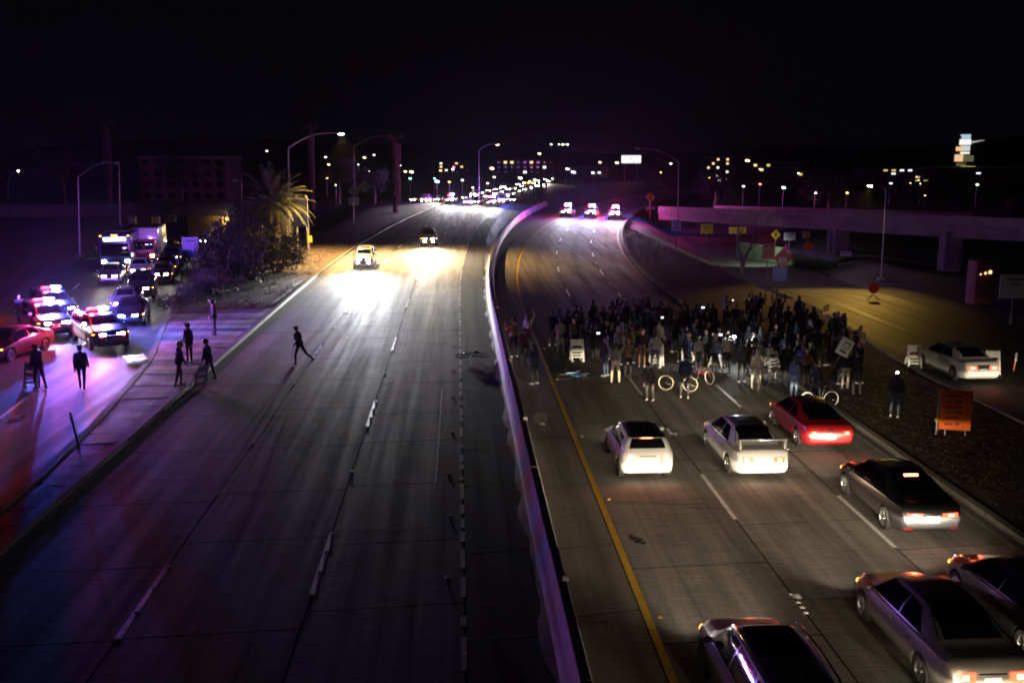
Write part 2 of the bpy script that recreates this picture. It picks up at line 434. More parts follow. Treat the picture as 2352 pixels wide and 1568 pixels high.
struct(ribbon('ramp_road', [-30 + 3 * i for i in range(80)], lambda y: interp(y, RL_L), lambda y: interp(y, RL_R), lambda y: RLz(y) - 0.004, M_asph))
st = struct(ribbon('street_road', [-30 + 3 * i for i in range(80)], lambda y: interp(y, RR_L), lambda y: interp(y, RR_R), lambda y: RRz(y) - 0.004, M_asph))
rmp = [o for o in COL.objects if o.name == 'ramp_road'][0]
for ya in (22, 37.6, 52, 66):
    x0 = lerp(interp(ya, RL_R), interp(ya, RL_L), 0.31); x1 = lerp(interp(ya + 3.4, RL_R), interp(ya + 3.4, RL_L), 0.31)
    mb = MB(); mb.add([(x0 - .07, ya, .004), (x0 + .07, ya, .004), (x1 + .07, ya + 3.4, .004), (x1 - .07, ya + 3.4, .004)], [(0, 1, 2, 3)])
    mb.build('lane_dash', M_white, rmp)
for ya in (20, 34, 47.5, 60, 74):
    x0 = lerp(interp(ya, RL_R), interp(ya, RL_L), 0.64); x1 = lerp(interp(ya + 3.4, RL_R), interp(ya + 3.4, RL_L), 0.64)
    mb = MB(); mb.add([(x0 - .07, ya, .004), (x0 + .07, ya, .004), (x1 + .07, ya + 3.4, .004), (x1 - .07, ya + 3.4, .004)], [(0, 1, 2, 3)])
    mb.build('lane_dash', M_white, rmp)
# paved island between ramp and freeway: rough stamped panels in bands
M_isl = [mat_concrete('island_paving_%s' % n_, c, d, .55, .85, 1.0) for n_, c, d in
         (('pale', (0.34, 0.31, 0.30), (0.12, 0.10, 0.10)), ('dull', (0.21, 0.185, 0.18), (0.06, 0.05, 0.05)))]
isl = struct(ribbon('paved_island', [-6 + 3 * i for i in range(25)], lambda y: interp(y, RL_R) + 0.30, lambda y: -11.86, lambda y: 0.06, M_joint))
y = -5.0; k = 0
while y < 63:
    L_ = random.uniform(0.85, 1.25); a, b = y + 0.02, y + L_ - 0.02; nx = 6; rows = []
    base_z = random.uniform(0.105, 0.135)
    for yy in (a, lerp(a, b, .33), lerp(a, b, .66), b):
        for i in range(nx):
            t = i / (nx - 1); rows.append((lerp(interp(yy, RL_R) + 0.32, -11.87, t), yy + 0.10 * math.sin(3 * t + k), base_z + random.uniform(-.005, .005)))
    mb = MB(); mb.add(rows, [(j * nx + i, j * nx + i + 1, (j + 1) * nx + i + 1, (j + 1) * nx + i) for j in range(3) for i in range(nx - 1)])
    mb.build('paving_panel', M_isl[k % 2], isl); y += L_; k += 1

# --- median barrier in cast sections
M_bar = mat_concrete('barrier_concrete', (0.55, 0.53, 0.52), (0.14, 0.135, 0.13), 0.65, 0.9, 0.5)
M_bartop = mat_concrete('barrier_top_shade', (0.12, 0.115, 0.11), (0.05, 0.048, 0.046), 0.7, 0.95, 0.5)  # top painted dark for the shade that grazing light leaves there
bar = thing('median_barrier', 'long concrete median barrier curving between the two carriageways', 'barrier')
PROF = [(-0.31, -0.02), (-0.31, 0.07), (-0.18, 0.32), (-0.105, 0.84), (-0.09, 0.86), (0.09, 0.86), (0.105, 0.84), (0.18, 0.32), (0.31, 0.07), (0.31, -0.02)]
y = 4.0
while y < 182:
    a, b = y + 0.012, y + 5.988; dz = random.uniform(-.012, .012); dx = random.uniform(-.012, .012)
    mb = MB(); vs = []; ns = 4
    for i in range(ns):
        yy = lerp(a, b, i / (ns - 1)); xc = 2.15 + dx + offB(yy)
        vs += [(xc + px * random.uniform(.985, 1.015), yy, pz + dz * (pz > .1)) for px, pz in PROF]
    n_ = len(PROF)
    fs = [(i * n_ + k, i * n_ + k + 1, (i + 1) * n_ + k + 1, (i + 1) * n_ + k) for i in range(ns - 1) for k in range(n_ - 1)]
    mb.add(vs, fs + [tuple(range(n_)), tuple(range(len(vs) - 1, len(vs) - 1 - n_, -1))])
    mb.m = [1 if (q < len(fs) and q % (n_ - 1) in (3, 4, 5)) else 0 for q in range(len(mb.f))]
    mb.build('barrier_section', [M_bar, M_bartop], bar); y += 6.0
M_refl = mat('barrier_reflector', (0.75, 0.60, 0.58), 0.3)
for y in (20.1, 33.2, 43, 58, 73, 88, 103, 118):
    mb = MB(); mb.box((2.15 + 0.085 + offB(y), y, 0.905), (0.14, 0.03, 0.11)); mb.build('reflector', M_refl, bar)
# dirt heaped along the foot of the wall
mb = MB(); ysd = [5 + 0.5 * i for i in range(330)]; vs = []
for y in ysd:
    w_ = 0.05 + 0.22 * abs(math.sin(y * .9) * math.sin(y * .37 + 1)) + random.uniform(0, .05); xb = 1.85 + offB(y)
    vs += [(xb - w_, y, 0.004), (xb + 0.03, y, 0.035 + 0.16 * w_), (xb + .08, y, 0.06 + .2 * w_)]
mb.add(vs, [(3 * i + k, 3 * i + k + 1, 3 * i + k + 4, 3 * i + k + 3) for i in range(len(ysd) - 1) for k in range(2)])
o = mb.build('roadside_dirt', M_dirt, smooth=True); o['kind'] = 'stuff'; tag(o, 'dark dirt and grit heaped along the foot of the median barrier', 'dirt')

# cracks and spalled joints in the concrete
def crack(parent, px0, px1, py, wmax, n=14):
    a, b = G(px0, py), G(px1, py); mb = MB(); vs = []; yy = 0
    for i in range(n + 1):
        t = i / n; yy += random.uniform(-.05, .05); w = wmax * (math.sin(math.pi * t) ** .7 + .12) * random.uniform(.35, 1.0); q = a.lerp(b, t)
        vs += [(q.x, q.y + yy - w / 2, .0035), (q.x, q.y + yy + w / 2, .0035)]
    mb.add(vs, [(2 * i, 2 * i + 2, 2 * i + 3, 2 * i + 1) for i in range(n)]); mb.build('crack', M_joint, parent)
for c in ((745, 1000, 1222, .10), (560, 690, 886, .10), (840, 960, 806, .05), (880, 1060, 1088, .05), (300, 560, 1105, .05), (1000, 1060, 880, .06), (600, 900, 1010, .03), (850, 1050, 940, .03), (420, 700, 938, .035), (90, 420, 1330, .03)): crack(road_w, *c)
for c in ((1420, 1640, 1158, .07), (1560, 1680, 1166, .09), (1700, 1830, 1290, .03), (1290, 1420, 1112, .05), (1480, 1660, 1060, .04), (1900, 2060, 1395, .03), (1340, 1400, 1430, .05), (1560, 1700, 960, .035)): crack(road_e, *c)

# dry grass and weeds on the verges
M_grass = mat('dry_grass', (0.085, 0.062, 0.036), .95, var=.4, vs=1.2)
def grass(name, label, n, sampler, h0, h1):
    rnd = random.Random(3); mb = MB()
    for _ in range(n):
        x, y, z = sampler(rnd)
        for k in range(5):
            a = rnd.uniform(0, 6.28); h = rnd.uniform(h0, h1); d = Vector((math.cos(a), math.sin(a), 0)); w = d.cross(Vector((0, 0, 1))) * rnd.uniform(.006, .016); p = Vector((x + rnd.uniform(-.15, .15), y + rnd.uniform(-.15, .15), z - .03)); e = p + d * h * rnd.uniform(.2, .8) + Vector((0, 0, h))
            mb.add([p - w, p + w, e], [(0, 1, 2)])
    o = mb.build(name, M_grass); o['kind'] = 'stuff'; tag(o, label, 'grass')
def sw(r):
    y = 63 + 60 * r.random() ** 1.4; t = r.uniform(.03, .97); a = interp(y, RL_R) + .3; b = -11.9 + offL(y)
    return lerp(a, b, t), y, lerp(RLz(y), 0, sstep(0.0, 0.7, t)) + 0.09 + 0.35 * math.sin(math.pi * t) * sstep(66, 85, y)
def se(r):
    y = r.uniform(14, 66); return lerp(14.9 + offR(y), interp(y, RR_L) - .4, r.random()), y, .085
def sb(r):
    y = r.uniform(66, 150); return lerp(14.9 + offR(y), max(15.2 + offR(y), min(interp(y, RR_L) - 1.2, 22)), r.random()), y, .07
grass('verge_grass', 'dry trampled grass on the bank west of the freeway', 4200, sw, .08, .28)
grass('verge_grass', 'sparse dry grass on the dirt verge east of the freeway', 6000, se, .03, .10)
grass('verge_grass', 'dry grass on the bank below the east overpass', 1800, sb, .06, .25)
# ================================================================== VEHICLES
def paint(name, col, metal=0.0, rough=0.32): return mat('paint_' + name, col, rough, metal, coat=0.8, var=0.04, vs=2.0)
M_glass = mat('car_glass', (0.006, 0.006, 0.008), 0.06, spec=0.6)
M_rubber = mat('tyre_rubber', (0.012, 0.012, 0.012), 0.85)
M_alloy = mat('alloy_rim', (0.42, 0.41, 0.40), 0.32, 0.9)
M_black = mat('black_plastic', (0.012, 0.012, 0.013), 0.5)
M_chrome = mat('chrome_trim', (0.7, 0.7, 0.72), 0.12, 1.0)
M_under = mat('underbody', (0.006, 0.006, 0.006), 0.9)
M_plate = mat('number_plate', (0.72, 0.72, 0.74), 0.4)
M_tailoff = mat('tail_lens', (0.30, 0.006, 0.008), 0.15, coat=0.5)
M_brake = mat('brake_lamp', (0.4, 0.01, 0.01), 0.2, emit=(1.0, 0.025, 0.010), es=16)
M_brakehot = mat('brake_lamp_core', (0.6, 0.1, 0.02), 0.2, emit=(1.0, 0.14, 0.035), es=75)
M_amberl = mat('amber_lamp', (0.6, 0.25, 0.02), 0.2, emit=(1.0, 0.42, 0.05), es=9)
M_amberl.cycles.emission_sampling = 'NONE'
M_clear = mat('clear_lens', (0.55, 0.56, 0.58), 0.12, coat=0.5)
M_head = emis('headlamp_lit', (1.0, 0.95, 0.86), 70)
M_headx = emis('xenon_headlamp_lit', (0.86, 0.90, 1.0), 90)
M_blue = emis('beacon_blue', (0.03, 0.06, 1.0), 14)
M_bluew = emis('beacon_blue_core', (0.35, 0.48, 1.0), 1500)
M_red = emis('beacon_red', (1.0, 0.02, 0.05), 12)

SPECS = {}
SPECS['sedan'] = dict(L=4.62, W=1.80, H=1.44, roofw=.56, rw=.325, yf=3.72, yr=.98,
    zt=[(0, .62), (.04, .86), (.12, .99), (.62, 1.04), (1.48, 1.40), (1.9, 1.44), (2.55, 1.43), (2.95, 1.36), (3.58, 1.00), (4.30, .84), (4.54, .70), (4.62, .56)],
    zs=[(0, .60), (.12, .93), (.9, .97), (2.4, .93), (3.5, .89), (4.3, .72), (4.62, .52)],
    w=[(0, .68), (.08, .79), (.4, .87), (1.0, .90), (3.4, .90), (4.05, .86), (4.42, .76), (4.62, .60)],
    zb=[(0, .40), (.12, .26), (.5, .20), (4.1, .19), (4.5, .22), (4.62, .34)], cowl=3.52, wt=2.86, rt=1.52, rd=.70, yB=2.10, yC=1.20, rear='down')
SPECS['coupe'] = dict(SPECS['sedan'], L=4.50, H=1.36, W=1.78, roofw=.54, yf=3.62, yr=.92,
    zt=[(0, .60), (.05, .82), (.15, .93), (.45, .97), (1.60, 1.30), (2.1, 1.36), (2.55, 1.35), (2.9, 1.28), (3.52, .95), (4.2, .78), (4.42, .66), (4.5, .52)],
    zs=[(0, .58), (.15, .88), (.9, .91), (2.4, .88), (3.4, .84), (4.2, .68), (4.5, .48)],
    w=[(0, .70), (.08, .80), (.4, .86), (1.0, .89), (3.3, .89), (3.95, .84), (4.3, .73), (4.5, .58)],
    zb=[(0, .38), (.12, .25), (.5, .19), (4.0, .18), (4.4, .21), (4.5, .32)], cowl=3.44, wt=2.78, rt=1.62, rd=.52, yB=1.92, yC=1.20)
SPECS['hatch'] = dict(L=3.72, W=1.69, H=1.42, roofw=.60, rw=.30, yf=3.02, yr=.62,
    zt=[(0, .60), (.03, .88), (.06, .96), (.16, 1.12), (.30, 1.36), (.50, 1.41), (1.2, 1.42), (1.9, 1.41), (2.25, 1.34), (2.72, 1.00), (3.42, .88), (3.64, .72), (3.72, .55)],
    zs=[(0, .58), (.05, .92), (.4, .95), (1.8, .95), (2.7, .92), (3.4, .80), (3.72, .52)],
    w=[(0, .70), (.06, .78), (.25, .83), (.7, .845), (2.8, .845), (3.3, .80), (3.6, .70), (3.72, .56)],
    zb=[(0, .40), (.1, .27), (.4, .20), (3.3, .18), (3.6, .21), (3.72, .32)], cowl=2.66, wt=2.18, rt=.34, rd=.10, yB=1.58, yC=.52, rear='back')
SPECS['suv'] = dict(L=4.75, W=1.88, H=1.72, roofw=.64, rw=.37, yf=3.84, yr=.95,
    zt=[(0, .70), (.03, 1.00), (.08, 1.08), (.22, 1.36), (.40, 1.62), (.75, 1.70), (2.2, 1.72), (2.8, 1.68), (3.05, 1.58), (3.58, 1.16), (4.45, 1.02), (4.68, .82), (4.75, .60)],
    zs=[(0, .68), (.06, 1.03), (.6, 1.10), (2.4, 1.08), (3.5, 1.05), (4.4, .92), (4.75, .58)],
    w=[(0, .76), (.07, .86), (.35, .92), (.9, .94), (3.6, .94), (4.2, .91), (4.6, .82), (4.75, .66)],
    zb=[(0, .50), (.12, .34), (.5, .27), (4.2, .26), (4.6, .30), (4.75, .42)], cowl=3.52, wt=2.98, rt=.42, rd=.12, yB=2.25, yC=1.15, rear='back')
SPECS['wagon'] = dict(SPECS['suv'], L=4.78, W=1.80, H=1.56, roofw=.60, rw=.34, yf=3.88, yr=1.0,
    zt=[(0, .62), (.03, .92), (.08, .99), (.30, 1.28), (.55, 1.47), (.9, 1.53), (2.2, 1.56), (2.8, 1.53), (3.1, 1.44), (3.66, 1.04), (4.45, .90), (4.70, .74), (4.78, .56)],
    zs=[(0, .60), (.06, .95), (.6, 1.00), (2.4, .97), (3.5, .94), (4.4, .80), (4.78, .54)],
    w=[(0, .74), (.07, .83), (.35, .88), (.9, .90), (3.6, .90), (4.25, .87), (4.6, .78), (4.78, .62)],
    zb=[(0, .44), (.12, .29), (.5, .22), (4.2, .21), (4.6, .25), (4.78, .38)], cowl=3.60, wt=3.02, rt=.58, rd=.14, yB=2.28, yC=1.22)
SPECS['cruiser'] = dict(SPECS['suv'], L=5.0, W=2.0, H=1.76, yf=4.05,
    zt=[(a * 5.0 / 4.75, b * 1.02) for a, b in SPECS['suv']['zt']], zs=[(a * 5.0 / 4.75, b * 1.02) for a, b in SPECS['suv']['zs']],
    w=[(a * 5.0 / 4.75, b * 1.05) for a, b in SPECS['suv']['w']], zb=[(a * 5.0 / 4.75, b) for a, b in SPECS['suv']['zb']],
    roofw=.68, cowl=3.72, wt=3.15, yB=2.4)

BODY = {}
def car_body(kind):
    if kind in BODY: return BODY[kind]
    s = SPECS[kind]; L_ = s['L']
    ys = np.unique(np.concatenate([np.linspace(0, .25, 7), np.linspace(.25, L_ - .3, 46), np.linspace(L_ - .3, L_, 7)]))
    def curve(k, win):
        a = np.array([interp(y, s[k]) for y in np.linspace(0, L_, 400)])
        pad = np.pad(a, win, mode='edge'); sm = np.convolve(pad, np.ones(2 * win + 1) / (2 * win + 1), 'valid')
        e = np.minimum(np.linspace(0, L_, 400), L_ - np.linspace(0, L_, 400)); t = np.clip(e / .2, 0, 1)
        a = a * (1 - t) + sm * t
        return lambda y: float(np.interp(y, np.linspace(0, L_, 400), a))
    ZT, ZS, WW, ZB = curve('zt', 6), curve('zs', 8), curve('w', 8), curve('zb', 4)
    top = s['H'] - interp(L_ * .5, s['zs'])
    rings = []
    for y in ys:
        zt, zs, w, zb = ZT(y), ZS(y), WW(y), ZB(y); zs = min(zs, zt - .015)
        t = min(1, max(0, (zt - zs) / top)); wt = lerp(.80 * w, s['roofw'], min(1, t * 1.15)); h = zs - zb
        half = [(0, zb), (.72 * w, zb), (.90 * w, zb + .025), (.965 * w, zb + .16 * h), (.992 * w, zb + .42 * h), (1.0 * w, zb + .66 * h),
                (.990 * w, zb + .84 * h), (.965 * w, zs - .012), (.925 * w, zs + .004)]
        e0 = (.915 * w, zs + .01); e1 = (wt, zt - .075 * t - .006)
        for q in (.25, .5, .75, 1.0):
            half.append((lerp(e0[0], e1[0], q) + .035 * t * math.sin(math.pi * q), lerp(e0[1], e1[1], q)))
        half += [(wt - .05 * (1 if t > .3 else .6), zt - .028 * t - .003), (wt - .16, zt - .010 * t - .001), (.35 * wt, zt), (0, zt + .004)]
        rings.append((y - L_ / 2, half))
    mb = MB(); n = len(rings[0][1]); N = 2 * n - 2; vs = []
    for y, half in rings:
        vs += [(x, y, z) for x, z in half] + [(-x, y, z) for x, z in half[-2:0:-1]]
    fs = [(i * N + k, (i + 1) * N + k, (i + 1) * N + (k + 1) % N, i * N + (k + 1) % N) for i in range(len(rings) - 1) for k in range(N)]
    fs += [tuple(range(N)), tuple(range((len(rings)) * N - 1, (len(rings) - 1) * N - 1, -1))]
    mb.add(vs, fs); me = mb.mesh('body', M_black)
    bm = bmesh.new(); bm.from_mesh(me); bmesh.ops.recalc_face_normals(bm, faces=bm.faces); bvh = BVHTree.FromBMesh(bm); bm.to_mesh(me); bm.free()
    # wheel arches
    cut = MB()
    for yy in (s['yf'], s['yr']):
        for sx in (-1, 1):
            r_ = s['rw'] + .055; x0, x1 = sx * (s['W'] / 2 - .30), sx * (s['W'] / 2 + .2)
            prof = [(0.001, x0), (r_, x0), (r_, x1), (0.001, x1)] if sx > 0 else [(0.001, x1), (r_, x1), (r_, x0), (0.001, x0)]
            cut.lathe(prof, 26, axis='X', center=(0, yy - L_ / 2, s['rw'] + .01))
    cme = cut.mesh('cut', M_black); bm = bmesh.new(); bm.from_mesh(cme); bmesh.ops.remove_doubles(bm, verts=bm.verts, dist=.002); bmesh.ops.recalc_face_normals(bm, faces=bm.faces); bm.to_mesh(cme); bm.free()
    ob = link('tmpb', me); oc = link('tmpc', cme)
    md = ob.modifiers.new('b', 'BOOLEAN'); md.operation = 'DIFFERENCE'; md.object = oc; md.solver = 'EXACT'
    dg = bpy.context.evaluated_depsgraph_get(); res = bpy.data.meshes.new_from_object(ob.evaluated_get(dg))
    bpy.data.objects.remove(ob); bpy.data.objects.remove(oc)
    shade(res, 32)
    BODY[kind] = (res, bvh); return BODY[kind]

def patch(name, bvh, corners, d, m, parent, nu=8, nv=5, off=.006, mi_fn=None, smooth=True):
    c = [Vector(q) for q in corners]; d = Vector(d).normalized(); vs = []; ok = []
    for j in range(nv + 1):
        for i in range(nu + 1):
            u, v = i / nu, j / nv
            q = (c[0] * (1 - u) + c[1] * u) * (1 - v) + (c[3] * (1 - u) + c[2] * u) * v
            h = bvh.ray_cast(q - d * 3, d)
            if h[0] is None: h = bvh.find_nearest(q); ok.append(h[0] is not None)
            else: ok.append(True)
            nrm = h[1] if h[1].dot(d) < 0 else -h[1]
            vs.append(h[0] + nrm * off)
    fs = [(j * (nu + 1) + i, j * (nu + 1) + i + 1, (j + 1) * (nu + 1) + i + 1, (j + 1) * (nu + 1) + i) for j in range(nv) for i in range(nu)]
    mb = MB(); mb.add(vs, fs)
    return mb.build(name, m, parent, smooth=smooth, angle=50)

WHEEL = {}
def wheel_meshes(rw):
    if rw in WHEEL: return WHEEL[rw]
    t = MB(); w = .11
    t.lathe([(rw * .66, -w * .9), (rw * .9, -w), (rw * .985, -w * .75), (rw, -w * .3), (rw, w * .3), (rw * .985, w * .75), (rw * .9, w), (rw * .66, w * .9), (rw * .62, 0), (rw * .66, -w * .9)], 24, axis='X')
    tm = t.mesh('tyre', M_rubber); shade(tm, 40)
    r_ = MB()
    r_.lathe([(rw * .67, w * .86), (rw * .60, w * .92), (rw * .57, w * .55), (rw * .6, w * .1)], 24, axis='X')
    r_.lathe([(0.001, w * .80), (rw * .13, w * .82), (rw * .16, w * .5)], 12, axis='X')
    for k in range(5):
        a = 2 * math.pi * k / 5
        for da in (-.13, .13):
            d = Vector((0, math.cos(a + da), math.sin(a + da))); q = Vector((0, -d.z, d.y)); e = Vector((1, 0, 0)); hw = rw * .045
            p0 = d * rw * .1 + e * w * .74; p1 = d * rw * .61 + e * w * .84
            r_.add([p0 - q * hw, p0 + q * hw, p1 + q * hw, p1 - q * hw, p0 - q * hw - e * .03, p0 + q * hw - e * .03, p1 + q * hw - e * .03, p1 - q * hw - e * .03],
                   [(0, 1, 2, 3), (0, 4, 5, 1), (1, 5, 6, 2), (2, 6, 7, 3), (3, 7, 4, 0)])
    r_.lathe([(0.001, w * .05), (rw * .55, w * .05)], 18, mi=1, axis='X')
    rm = r_.mesh('rim', [M_alloy, M_black]); WHEEL[rw] = (tm, rm); return WHEEL[rw]

def car(name, kind, label, cat, body_m, loc, head, group=None, lights='off', roof_m=None, beams=None, tail='wide', lit_brake=False, detail=True, headm=None,
        plate=True, beam_w=9000, beam_col=(1.0, .83, .60), grille=True, fog=False, rim=True, beam_k=.05, beam_cut=-.012, leak=.12, kaz=.42):
    """head: heading angle of +Y, radians about Z.  lights: 'off' | 'on' (head lamps lit)"""
    s = SPECS[kind]; L_ = s['L']; H2 = L_ / 2; W2 = s['W'] / 2; me, bvh = car_body(kind)
    t = thing(name, label, cat, loc, head, group)
    me2 = me.copy(); me2.materials.clear(); me2.materials.append(body_m); b = link('body', me2, t)
    def yy(v): return v - H2
    zs_mid = interp(L_ * .5, s['zs']); top = s['H']
    mb = MB(); mb.box((0, 0, .36), (s['W'] * .62, L_ * .86, .28)); mb.build('underbody', M_under, t)
    # glass
    c, wt, rt, rd = s['cowl'], s['wt'], s['rt'], s['rd']; rwid = s['roofw']
    patch('windscreen', bvh, [(-W2 * .80, yy(c - .04), 3), (W2 * .80, yy(c - .04), 3), (rwid - .05, yy(wt + .05), 3), (-rwid + .05, yy(wt + .05), 3)], (0, 0, -1), M_glass, t, 8, 6)
    if s['rear'] == 'down':
        patch('rear_window', bvh, [(W2 * .76, yy(rd + .03), 3), (-W2 * .76, yy(rd + .03), 3), (-rwid + .06, yy(rt - .02), 3), (rwid - .06, yy(rt - .02), 3)], (0, 0, -1), M_glass, t, 8, 6)
    else:
        zl = interp(.10, s['zt']) + .03
        kw = .02 if kind == 'hatch' else -.03; kl = .88 if kind == 'hatch' else .78
        patch('rear_window', bvh, [(W2 * kl, -H2 - 1, zl), (-W2 * kl, -H2 - 1, zl), (-rwid - kw, -H2 - 1, top - .10), (rwid + kw, -H2 - 1, top - .10)], (0, 1, 0), M_glass, t, 8, 6)
    zbt = lambda v: interp(v, s['zs']) + .035
    for sx in (-1, 1):
        yb = s['yB']; fr = c - .16
        q = [(sx * 3, yy(yb + .03), zbt(yb)), (sx * 3, yy(fr), zbt(fr)), (sx * 3, yy(lerp(fr, wt, .80)), top - .125), (sx * 3, yy(yb + .03), top - .10)]
        patch('side_window', bvh, q, (-sx, 0, 0), M_glass, t, 8, 4)
        yc = s['yC']; q = [(sx * 3, yy(yc - .05), zbt(yc)), (sx * 3, yy(yb - .03), zbt(yb)), (sx * 3, yy(yb - .03), top - .10), (sx * 3, yy(max(yc + .06, rt + .12)) , top - .125)]
        patch('side_window', bvh, q, (-sx, 0, 0), M_glass, t, 8, 4)
        if kind in ('suv', 'wagon', 'cruiser'):
            q = [(sx * 3, yy(.55), zbt(.5) + .03), (sx * 3, yy(yc - .12), zbt(yc)), (sx * 3, yy(yc - .04), top - .125), (sx * 3, yy(.72), top - .15)]
            patch('quarter_window', bvh, q, (-sx, 0, 0), M_glass, t, 6, 4)
        if detail:
            for ys_, top_z in ((yb, zbt(yb)), (c - .34, zbt(c) - .06), (yc - .02, zbt(yc))):
                patch('door_seam', bvh, [(sx * 3, yy(ys_ - .006), .34), (sx * 3, yy(ys_ + .006), .34), (sx * 3, yy(ys_ + .006), top_z - .03), (sx * 3, yy(ys_ - .006), top_z - .03)], (-sx, 0, 0), M_black, t, 1, 6, .002)
            for ys_ in (yb + .12, yc + .16):
                patch('door_handle', bvh, [(sx * 3, yy(ys_), zs_mid - .16), (sx * 3, yy(ys_ + .16), zs_mid - .16), (sx * 3, yy(ys_ + .16), zs_mid - .125), (sx * 3, yy(ys_), zs_mid - .125)], (-sx, 0, 0), M_chrome if kind != 'hatch' else M_black, t, 3, 1, .02)
            patch('sill_trim', bvh, [(sx * 3, yy(s['yr'] + .45), .25), (sx * 3, yy(s['yf'] - .45), .25), (sx * 3, yy(s['yf'] - .45), .31), (sx * 3, yy(s['yr'] + .45), .31)], (-sx, 0, 0), M_black, t, 8, 1, .004)
        mb = MB(); mx = W2 * .97; mz = zbt(c - .3) + .05
        mb.ball((sx * (mx + .07), yy(c - .26), mz), (.105, .06, .072), 10, 6); mb.tube([(sx * (mx - .12), yy(c - .24), mz - .06), (sx * (mx + .03), yy(c - .25), mz - .02)], .022, 6)
        mb.build('wing_mirror', body_m, t, smooth=True)
    # wheels
    tm, rm = wheel_meshes(s['rw'])
    for ywh in (s['yf'], s['yr']):
        for sx in (-1, 1):
            w_ = link('wheel', tm, t, (sx * (W2 - .125), yy(ywh), s['rw'])); w_.scale = (sx, 1, 1)
            if rim: link('rim', rm, w_)
    # rear
    zb_ = interp(.05, s['zb']); zd = interp(.06, s['zt'])
    tz0, tz1 = {'wide': (zd - .30, zd - .09), 'tall': (zd - .38, zd - .06), 'slim': (zd - .22, zd - .10), 'corner': (zd - .23, zd - .09)}[tail]
    for sx in (-1, 1):
        m_ = M_brake if lit_brake else M_tailoff
        x0, x1 = {'wide': (W2 * .56, W2 * .93), 'tall': (W2 * .68, W2 * .93), 'slim': (W2 * .50, W2 * .95), 'corner': (W2 * .70, W2 * .95)}[tail]
        lam = patch('tail_lamp', bvh, [(sx * x1, -H2 - 1, tz0 + .02), (sx * x0, -H2 - 1, tz0 + .04), (sx * x0, -H2 - 1, tz1 - .01), (sx * x1, -H2 - 1, tz1)], (-sx * .18, 1, 0), m_, t, 7, 4, .012)
        if lit_brake:
            patch('lamp_core', bvh, [(sx * lerp(x0, x1, .72), -H2 - 1, lerp(tz0, tz1, .35)), (sx * lerp(x0, x1, .38), -H2 - 1, lerp(tz0, tz1, .35)), (sx * lerp(x0, x1, .38), -H2 - 1, lerp(tz0, tz1, .75)), (sx * lerp(x0, x1, .72), -H2 - 1, lerp(tz0, tz1, .75))], (-sx * .18, 1, 0), M_brakehot, lam, 3, 2, .02)
    if plate:
        patch('number_plate', bvh, [(.16, -H2 - 1, zd - .34), (-.16, -H2 - 1, zd - .34), (-.16, -H2 - 1, zd - .18), (.16, -H2 - 1, zd - .18)], (0, 1, 0), M_plate, t, 2, 2, .016)
    if detail:
        patch('boot_handle', bvh, [(.26, -H2 - 1, zd - .14), (-.26, -H2 - 1, zd - .14), (-.26, -H2 - 1, zd - .115), (.26, -H2 - 1, zd - .115)], (0, 1, 0), M_black if kind == 'hatch' else M_chrome, t, 5, 1, .012)
        patch('bumper_seam', bvh, [(W2 * .8, -H2 - 1, zd - .43), (-W2 * .8, -H2 - 1, zd - .43), (-W2 * .8, -H2 - 1, zd - .42), (W2 * .8, -H2 - 1, zd - .42)], (0, 1, 0), M_black, t, 10, 1, .003)
        patch('rear_valance', bvh, [(W2 * .6, -H2 - 1, zb_ - .09), (-W2 * .6, -H2 - 1, zb_ - .09), (-W2 * .6, -H2 - 1, zb_ - .0), (W2 * .6, -H2 - 1, zb_ - .0)], (0, 1, 0), M_black, t, 8, 1, .004)
        mb = MB(); mb.tube([(W2 * .45, -H2 + .25, .27), (W2 * .45, -H2 + .02, .27)], .035, 8); mb.build('exhaust_pipe', M_chrome, t)
        mb = MB(); mb.tube([(.0, yy(rt + .35), top - .01), (.0, yy(rt + .27), top + .10)], [.022, .008], 6); mb.build('aerial', M_black, t)
    # front
    zn = interp(L_ - .25, s['zt'])
    hm = headm or (M_head if lights == 'on' else M_clear)
    for sx in (-1, 1):
        patch('headlamp', bvh, [(sx * W2 * .50, H2 + 1, zn - .19), (sx * W2 * .88, H2 + 1, zn - .17), (sx * W2 * .90, H2 + 1, zn - .085), (sx * W2 * .54, H2 + 1, zn - .10)], (-sx * .25, -1, 0), hm, t, 6, 3, .012)
        if fog: patch('fog_lamp', bvh, [(sx * W2 * .58, H2 + 1, zn - .46), (sx * W2 * .80, H2 + 1, zn - .45), (sx * W2 * .80, H2 + 1, zn - .36), (sx * W2 * .58, H2 + 1, zn - .36)], (-sx * .2, -1, 0), hm, t, 3, 2, .014)
        patch('side_marker', bvh, [(sx * 3, H2 - .42, zn - .14), (sx * 3, H2 - .28, zn - .14), (sx * 3, H2 - .28, zn - .09), (sx * 3, H2 - .42, zn - .09)], (-sx, 0, 0), M_amberl if lights == 'on' else M_tailoff, t, 2, 1, .01)
    if grille:
        patch('grille', bvh, [(-W2 * .42, H2 + 1, zn - .25), (W2 * .42, H2 + 1, zn - .25), (W2 * .48, H2 + 1, zn - .07), (-W2 * .48, H2 + 1, zn - .07)], (0, -1, 0), M_black, t, 8, 3, .010)
        patch('air_intake', bvh, [(-W2 * .55, H2 + 1, zn - .50), (W2 * .55, H2 + 1, zn - .50), (W2 * .5, H2 + 1, zn - .40), (-W2 * .5, H2 + 1, zn - .40)], (0, -1, 0), M_black, t, 8, 2, .008)
    if roof_m:
        patch('roof_panel', bvh, [(-rwid + .01, yy(rt + .0), 3), (rwid - .01, yy(rt + .0), 3), (rwid - .01, yy(wt - .02), 3), (-rwid + .01, yy(wt - .02), 3)], (0, 0, -1), roof_m, t, 6, 8, .005)
    if beams is None: beams = (lights == 'on')
